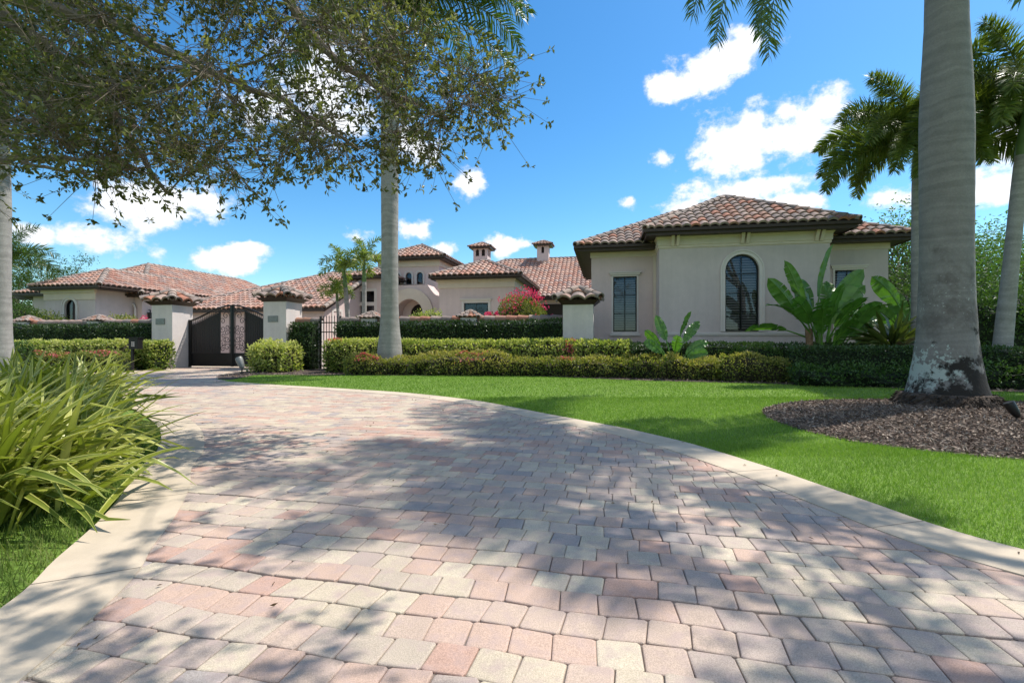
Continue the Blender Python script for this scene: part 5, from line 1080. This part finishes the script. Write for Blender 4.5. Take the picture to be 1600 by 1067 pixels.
# ------------------------------------------------------------------ shade trees over the drive
def bez(p, q, sag, n=7, seed=0):
    p, q = np.array(p, float), np.array(q, float); g = np.random.default_rng(seed); t = np.linspace(0,1,n)[:,None]; m = (p+q)/2+np.array([0,0,sag])+g.normal(0,.12,3)*np.linalg.norm(q-p)*.4
    return (1-t)**2*p+2*t*(1-t)*m+t*t*q
def big_oak(name, base, fork, limbs, tips, label, seed, leaf=.075, ros=(20,7), cl_r=.33, group='shade oaks over the driveway', trunk_r=.28, mat='oak_leaf', leafmul=1.0):
    g = np.random.default_rng(seed); root = empty(name, (base[0],base[1],0), label, 'tree', group)
    b = MB(); tp = bez(base, fork, 0, 8, seed); b.tube(tp, np.linspace(trunk_r*1.25,trunk_r*.8,8), 14); b.build('trunk','oak_bark',root, smooth=True)
    lb = MB(); nodes = [tuple(fork)]; nr = [trunk_r*.6]
    for (pts, r0, r1) in limbs:
        c = catmull([fork]+list(pts), 6); c = c+g.normal(0,.02,c.shape); rr = np.linspace(r0,r1,len(c)); lb.tube(c, rr, 8)
        for p_, r_ in zip(c[3:], rr[3:]): nodes.append(tuple(p_)); nr.append(r_)
    nodes = np.array(nodes); nr = np.array(nr); tips = np.array([tuple(t_) if len(t_) == 4 else (*t_, 1.0) for t_ in tips]); tsc = tips[:,3]; tips = tips[:,:3]
    base_n = len(nodes); order = np.argsort([np.min(np.linalg.norm(nodes-t_, axis=1)) for t_ in tips])
    R_, RD = [], []
    for k in order:
        t_ = tips[k]; d = np.linalg.norm(nodes-t_, axis=1)+.0; j = int(np.argmin(d+.15*(nr < .012))); p0 = nodes[j]; r0 = min(nr[j]*.6, .004+.016*min(d[j],2.5))
        c = bez(p0, t_, .10*d[j], 6, int(k)+seed); lb.tube(c, np.linspace(max(r0,.006),.005,6), 5, cap=False)
        nodes = np.concatenate([nodes, c[2:]]); nr = np.concatenate([nr, np.linspace(max(r0,.006),.005,6)[2:]])
        dirn = nrm(t_-p0); m = max(5, int(ros[0]*tsc[k]**1.6)); cr_ = cl_r*tsc[k]
        off = g.normal(size=(m,3))*cr_*np.array([1,1,.75])+dirn*cr_*.5; off[:,2] -= .35*cr_*g.random(m); rp = t_+off
        sp = c[g.integers(2,6,m)]
        for a_, e_ in zip(sp, rp): lb.tube([a_, (a_+e_)/2+g.normal(0,.03,3), e_], [.005,.0035,.002], 3, cap=False)
        R_.append(rp); RD.append(nrm(rp-sp))
    lb.build('branches','twig',root)
    rp = np.concatenate(R_); rd = np.concatenate(RD); m = ros[1]; n = len(rp)*m
    P_ = np.repeat(rp,m,0)+g.normal(0,.012,(n,3))-np.repeat(rd,m,0)*g.uniform(0,.09,n)[:,None]; D = np.repeat(rd,m,0)*.55+nrm(g.normal(size=(n,3)))
    fb = MB(); add_leaves(fb, P_, D, g.uniform(.7,1.2,n)*leaf, g.uniform(.40,.54,n)*leaf, np.clip(np.repeat(g.normal(.45,.2,len(rp)),m)+g.normal(0,.15,n),0,1)); fb.build('crown', mat, root)
    return root
def PP(px, py, Y): return np.array([(px-800)/F*Y, Y, HC+(HY-py)/F*Y])
# left oak: lower outline of the crown as seen from the drive, (px, lowest py)
LOW = [(-200,380),(0,335),(60,300),(110,318),(150,322),(190,345),(215,300),(270,318),(335,295),(350,240),(400,262),(440,222),(480,268),(540,290),(548,200),(585,205),(620,215),(690,262),(700,190),(755,215),(770,175),(815,195),(818,160),(790,120),(775,60),(745,0),(720,-60)]
lx_ = np.array([p[0] for p in LOW[:22]]); lyy = np.array([p[1] for p in LOW[:22]])
gt = np.random.default_rng(77); tips = []
while len(tips) < 350:
    px_ = gt.uniform(-260, 815); py_ = gt.uniform(-330, 340)
    lim = np.interp(px_, lx_, lyy)-48
    rgt = np.interp(py_, [-330,-60,0,60,120,160,200,400],[480,600,625,655,710,752,765,760])
    if py_ > lim or px_ > rgt: continue
    # thinner foliage where the sky shows through
    thin = 0
    for (hx, hy, hr) in ((290,60,70),(370,120,60),(455,120,75),(520,200,45),(330,190,40),(660,150,30),(600,30,30)):
        thin = max(thin, 1-((px_-hx)**2+(py_-hy)**2)**.5/hr)
    if gt.random() < thin*1.5: continue
    if (px_ < 60 or py_ < -60) and gt.random() < .45: continue
    Y_ = gt.uniform(5.2,7.6) if px_ > 450 else gt.uniform(4.8,8.2)
    p_ = PP(px_, py_, Y_); q_ = p_-np.array(S)*(p_[2]/S[2]); sx_, sy_ = 800+q_[0]/max(q_[1],.3)*755, 533+830.5/max(q_[1],.3)
    if 230 < sx_ < 1000 and 600 < sy_ < 695 and gt.random() < .9: continue     # the sun reaches the middle of the drive here
    tips.append(p_)
# denser crown clumps, then unseen ones added along the sun ray to shade the drive
for (xa,xb,ya,yb,cnt) in ((585,690,150,240,17),(690,790,110,195,16),(430,520,170,245,14),(600,690,20,140,8),(150,420,220,290,12)):
    for _ in range(cnt): tips.append((*PP(gt.uniform(xa,xb), gt.uniform(ya,yb), gt.uniform(5.2,6.8)), .85))
fork = (-8.2, 5.4, 2.6)
for _ in range(46):
    q = gt.random()
    if q < .35: t_ = G(gt.uniform(-60,260), gt.uniform(860,1067))
    elif q < .6: t_ = G(gt.uniform(150,480), gt.uniform(770,880))
    elif q < .85: t_ = G(gt.uniform(230,560), gt.uniform(690,770))
    else: t_ = G(gt.uniform(300,520), gt.uniform(985,1120))
    z_ = (2.15+.706*t_[1])/.813+gt.uniform(0,1.2); k_ = z_/math.tan(R(SUN_EL)); tips.append(np.array([t_[0]+k_*math.cos(R(SUN_AZ)), t_[1]+k_*math.sin(R(SUN_AZ)), z_, .42]))
limbs = [([PP(-60,30,6.6),PP(60,62,6.4),PP(135,128,6.3),PP(200,210,6.2),PP(260,300,6.1)], .13,.02),
         ([PP(-120,-20,6.0),PP(60,10,6.0),PP(200,52,6.1),PP(330,112,6.2),PP(450,165,6.3),PP(560,230,6.3)], .12,.015),
         ([PP(-60,260,6.6),PP(60,246,6.4),PP(150,252,6.3),PP(235,262,6.2)], .06,.012),
         ([PP(-60,200,6.2),PP(60,262,5.9),PP(160,268,5.8)], .05,.01),
         ([PP(-100,-120,6.2),PP(150,-100,6.2),PP(400,-40,6.2),PP(520,90,6.1),PP(620,150,6.0),PP(700,185,5.9)], .12,.012),
         ([(-6.5,3.2,4.2),(-4,2.2,5.0),(-1.5,1.8,5.2),(.8,1.8,5.0)], .1,.015),
         ([PP(-60,140,7),PP(120,160,7.2),PP(300,130,7.3),PP(430,80,7.2)], .08,.015)]
big_oak('shade_oak', (-8.8,5.2,-.1), fork, limbs, tips, 'spreading oak whose leafy branches hang over the upper left of the picture', 5)
# oak past the right edge, whose crown shades the near paving
tips = []
zone = np.array([G(*p) for p in [(1010,770),(1230,770),(1450,835),(1640,900),(1700,1150),(1240,1150),(1185,1030),(1130,950),(985,868),(860,892),(900,815)]])
while len(tips) < 88:
    q = np.array([[gt.uniform(-1.8,3.6), gt.uniform(1.2,5.4)]])
    if not inside(q, zone)[0]: continue
    if vnoise(np.array([[q[0,0],q[0,1],0]]), 2.1, 8)[0] < -.38: continue
    z_ = max(6.3, (2.2+.706*q[0,1])/.813)+gt.uniform(0,1.5); k_ = z_/math.tan(R(SUN_EL)); tips.append(np.array([q[0,0]+k_*math.cos(R(SUN_AZ)), q[0,1]+k_*math.sin(R(SUN_AZ)), z_]))
limbs = [([(7.6,2.6,6.2),(6.6,4.2,7.2),(5.6,5.3,7.6)], .13,.02),([(7.0,2.4,6.0),(6.0,3.2,6.8),(5.2,3.5,7.2)], .10,.02),([(8.0,2.2,6.6),(7.5,3.0,7.8)], .1,.02),([(6.6,1.6,6.2),(5.4,1.8,6.9)], .08,.02)]
big_oak('shade_oak', (9.2,.8,-.1), (8.8,1.2,4.4), limbs, tips, 'oak standing past the right edge that shades the near paving', 9, ros=(7,7), cl_r=.15)
print('objects', len(COL.objects), 'meshes', len(bpy.data.meshes), 'verts', sum(len(m.vertices) for m in bpy.data.meshes))
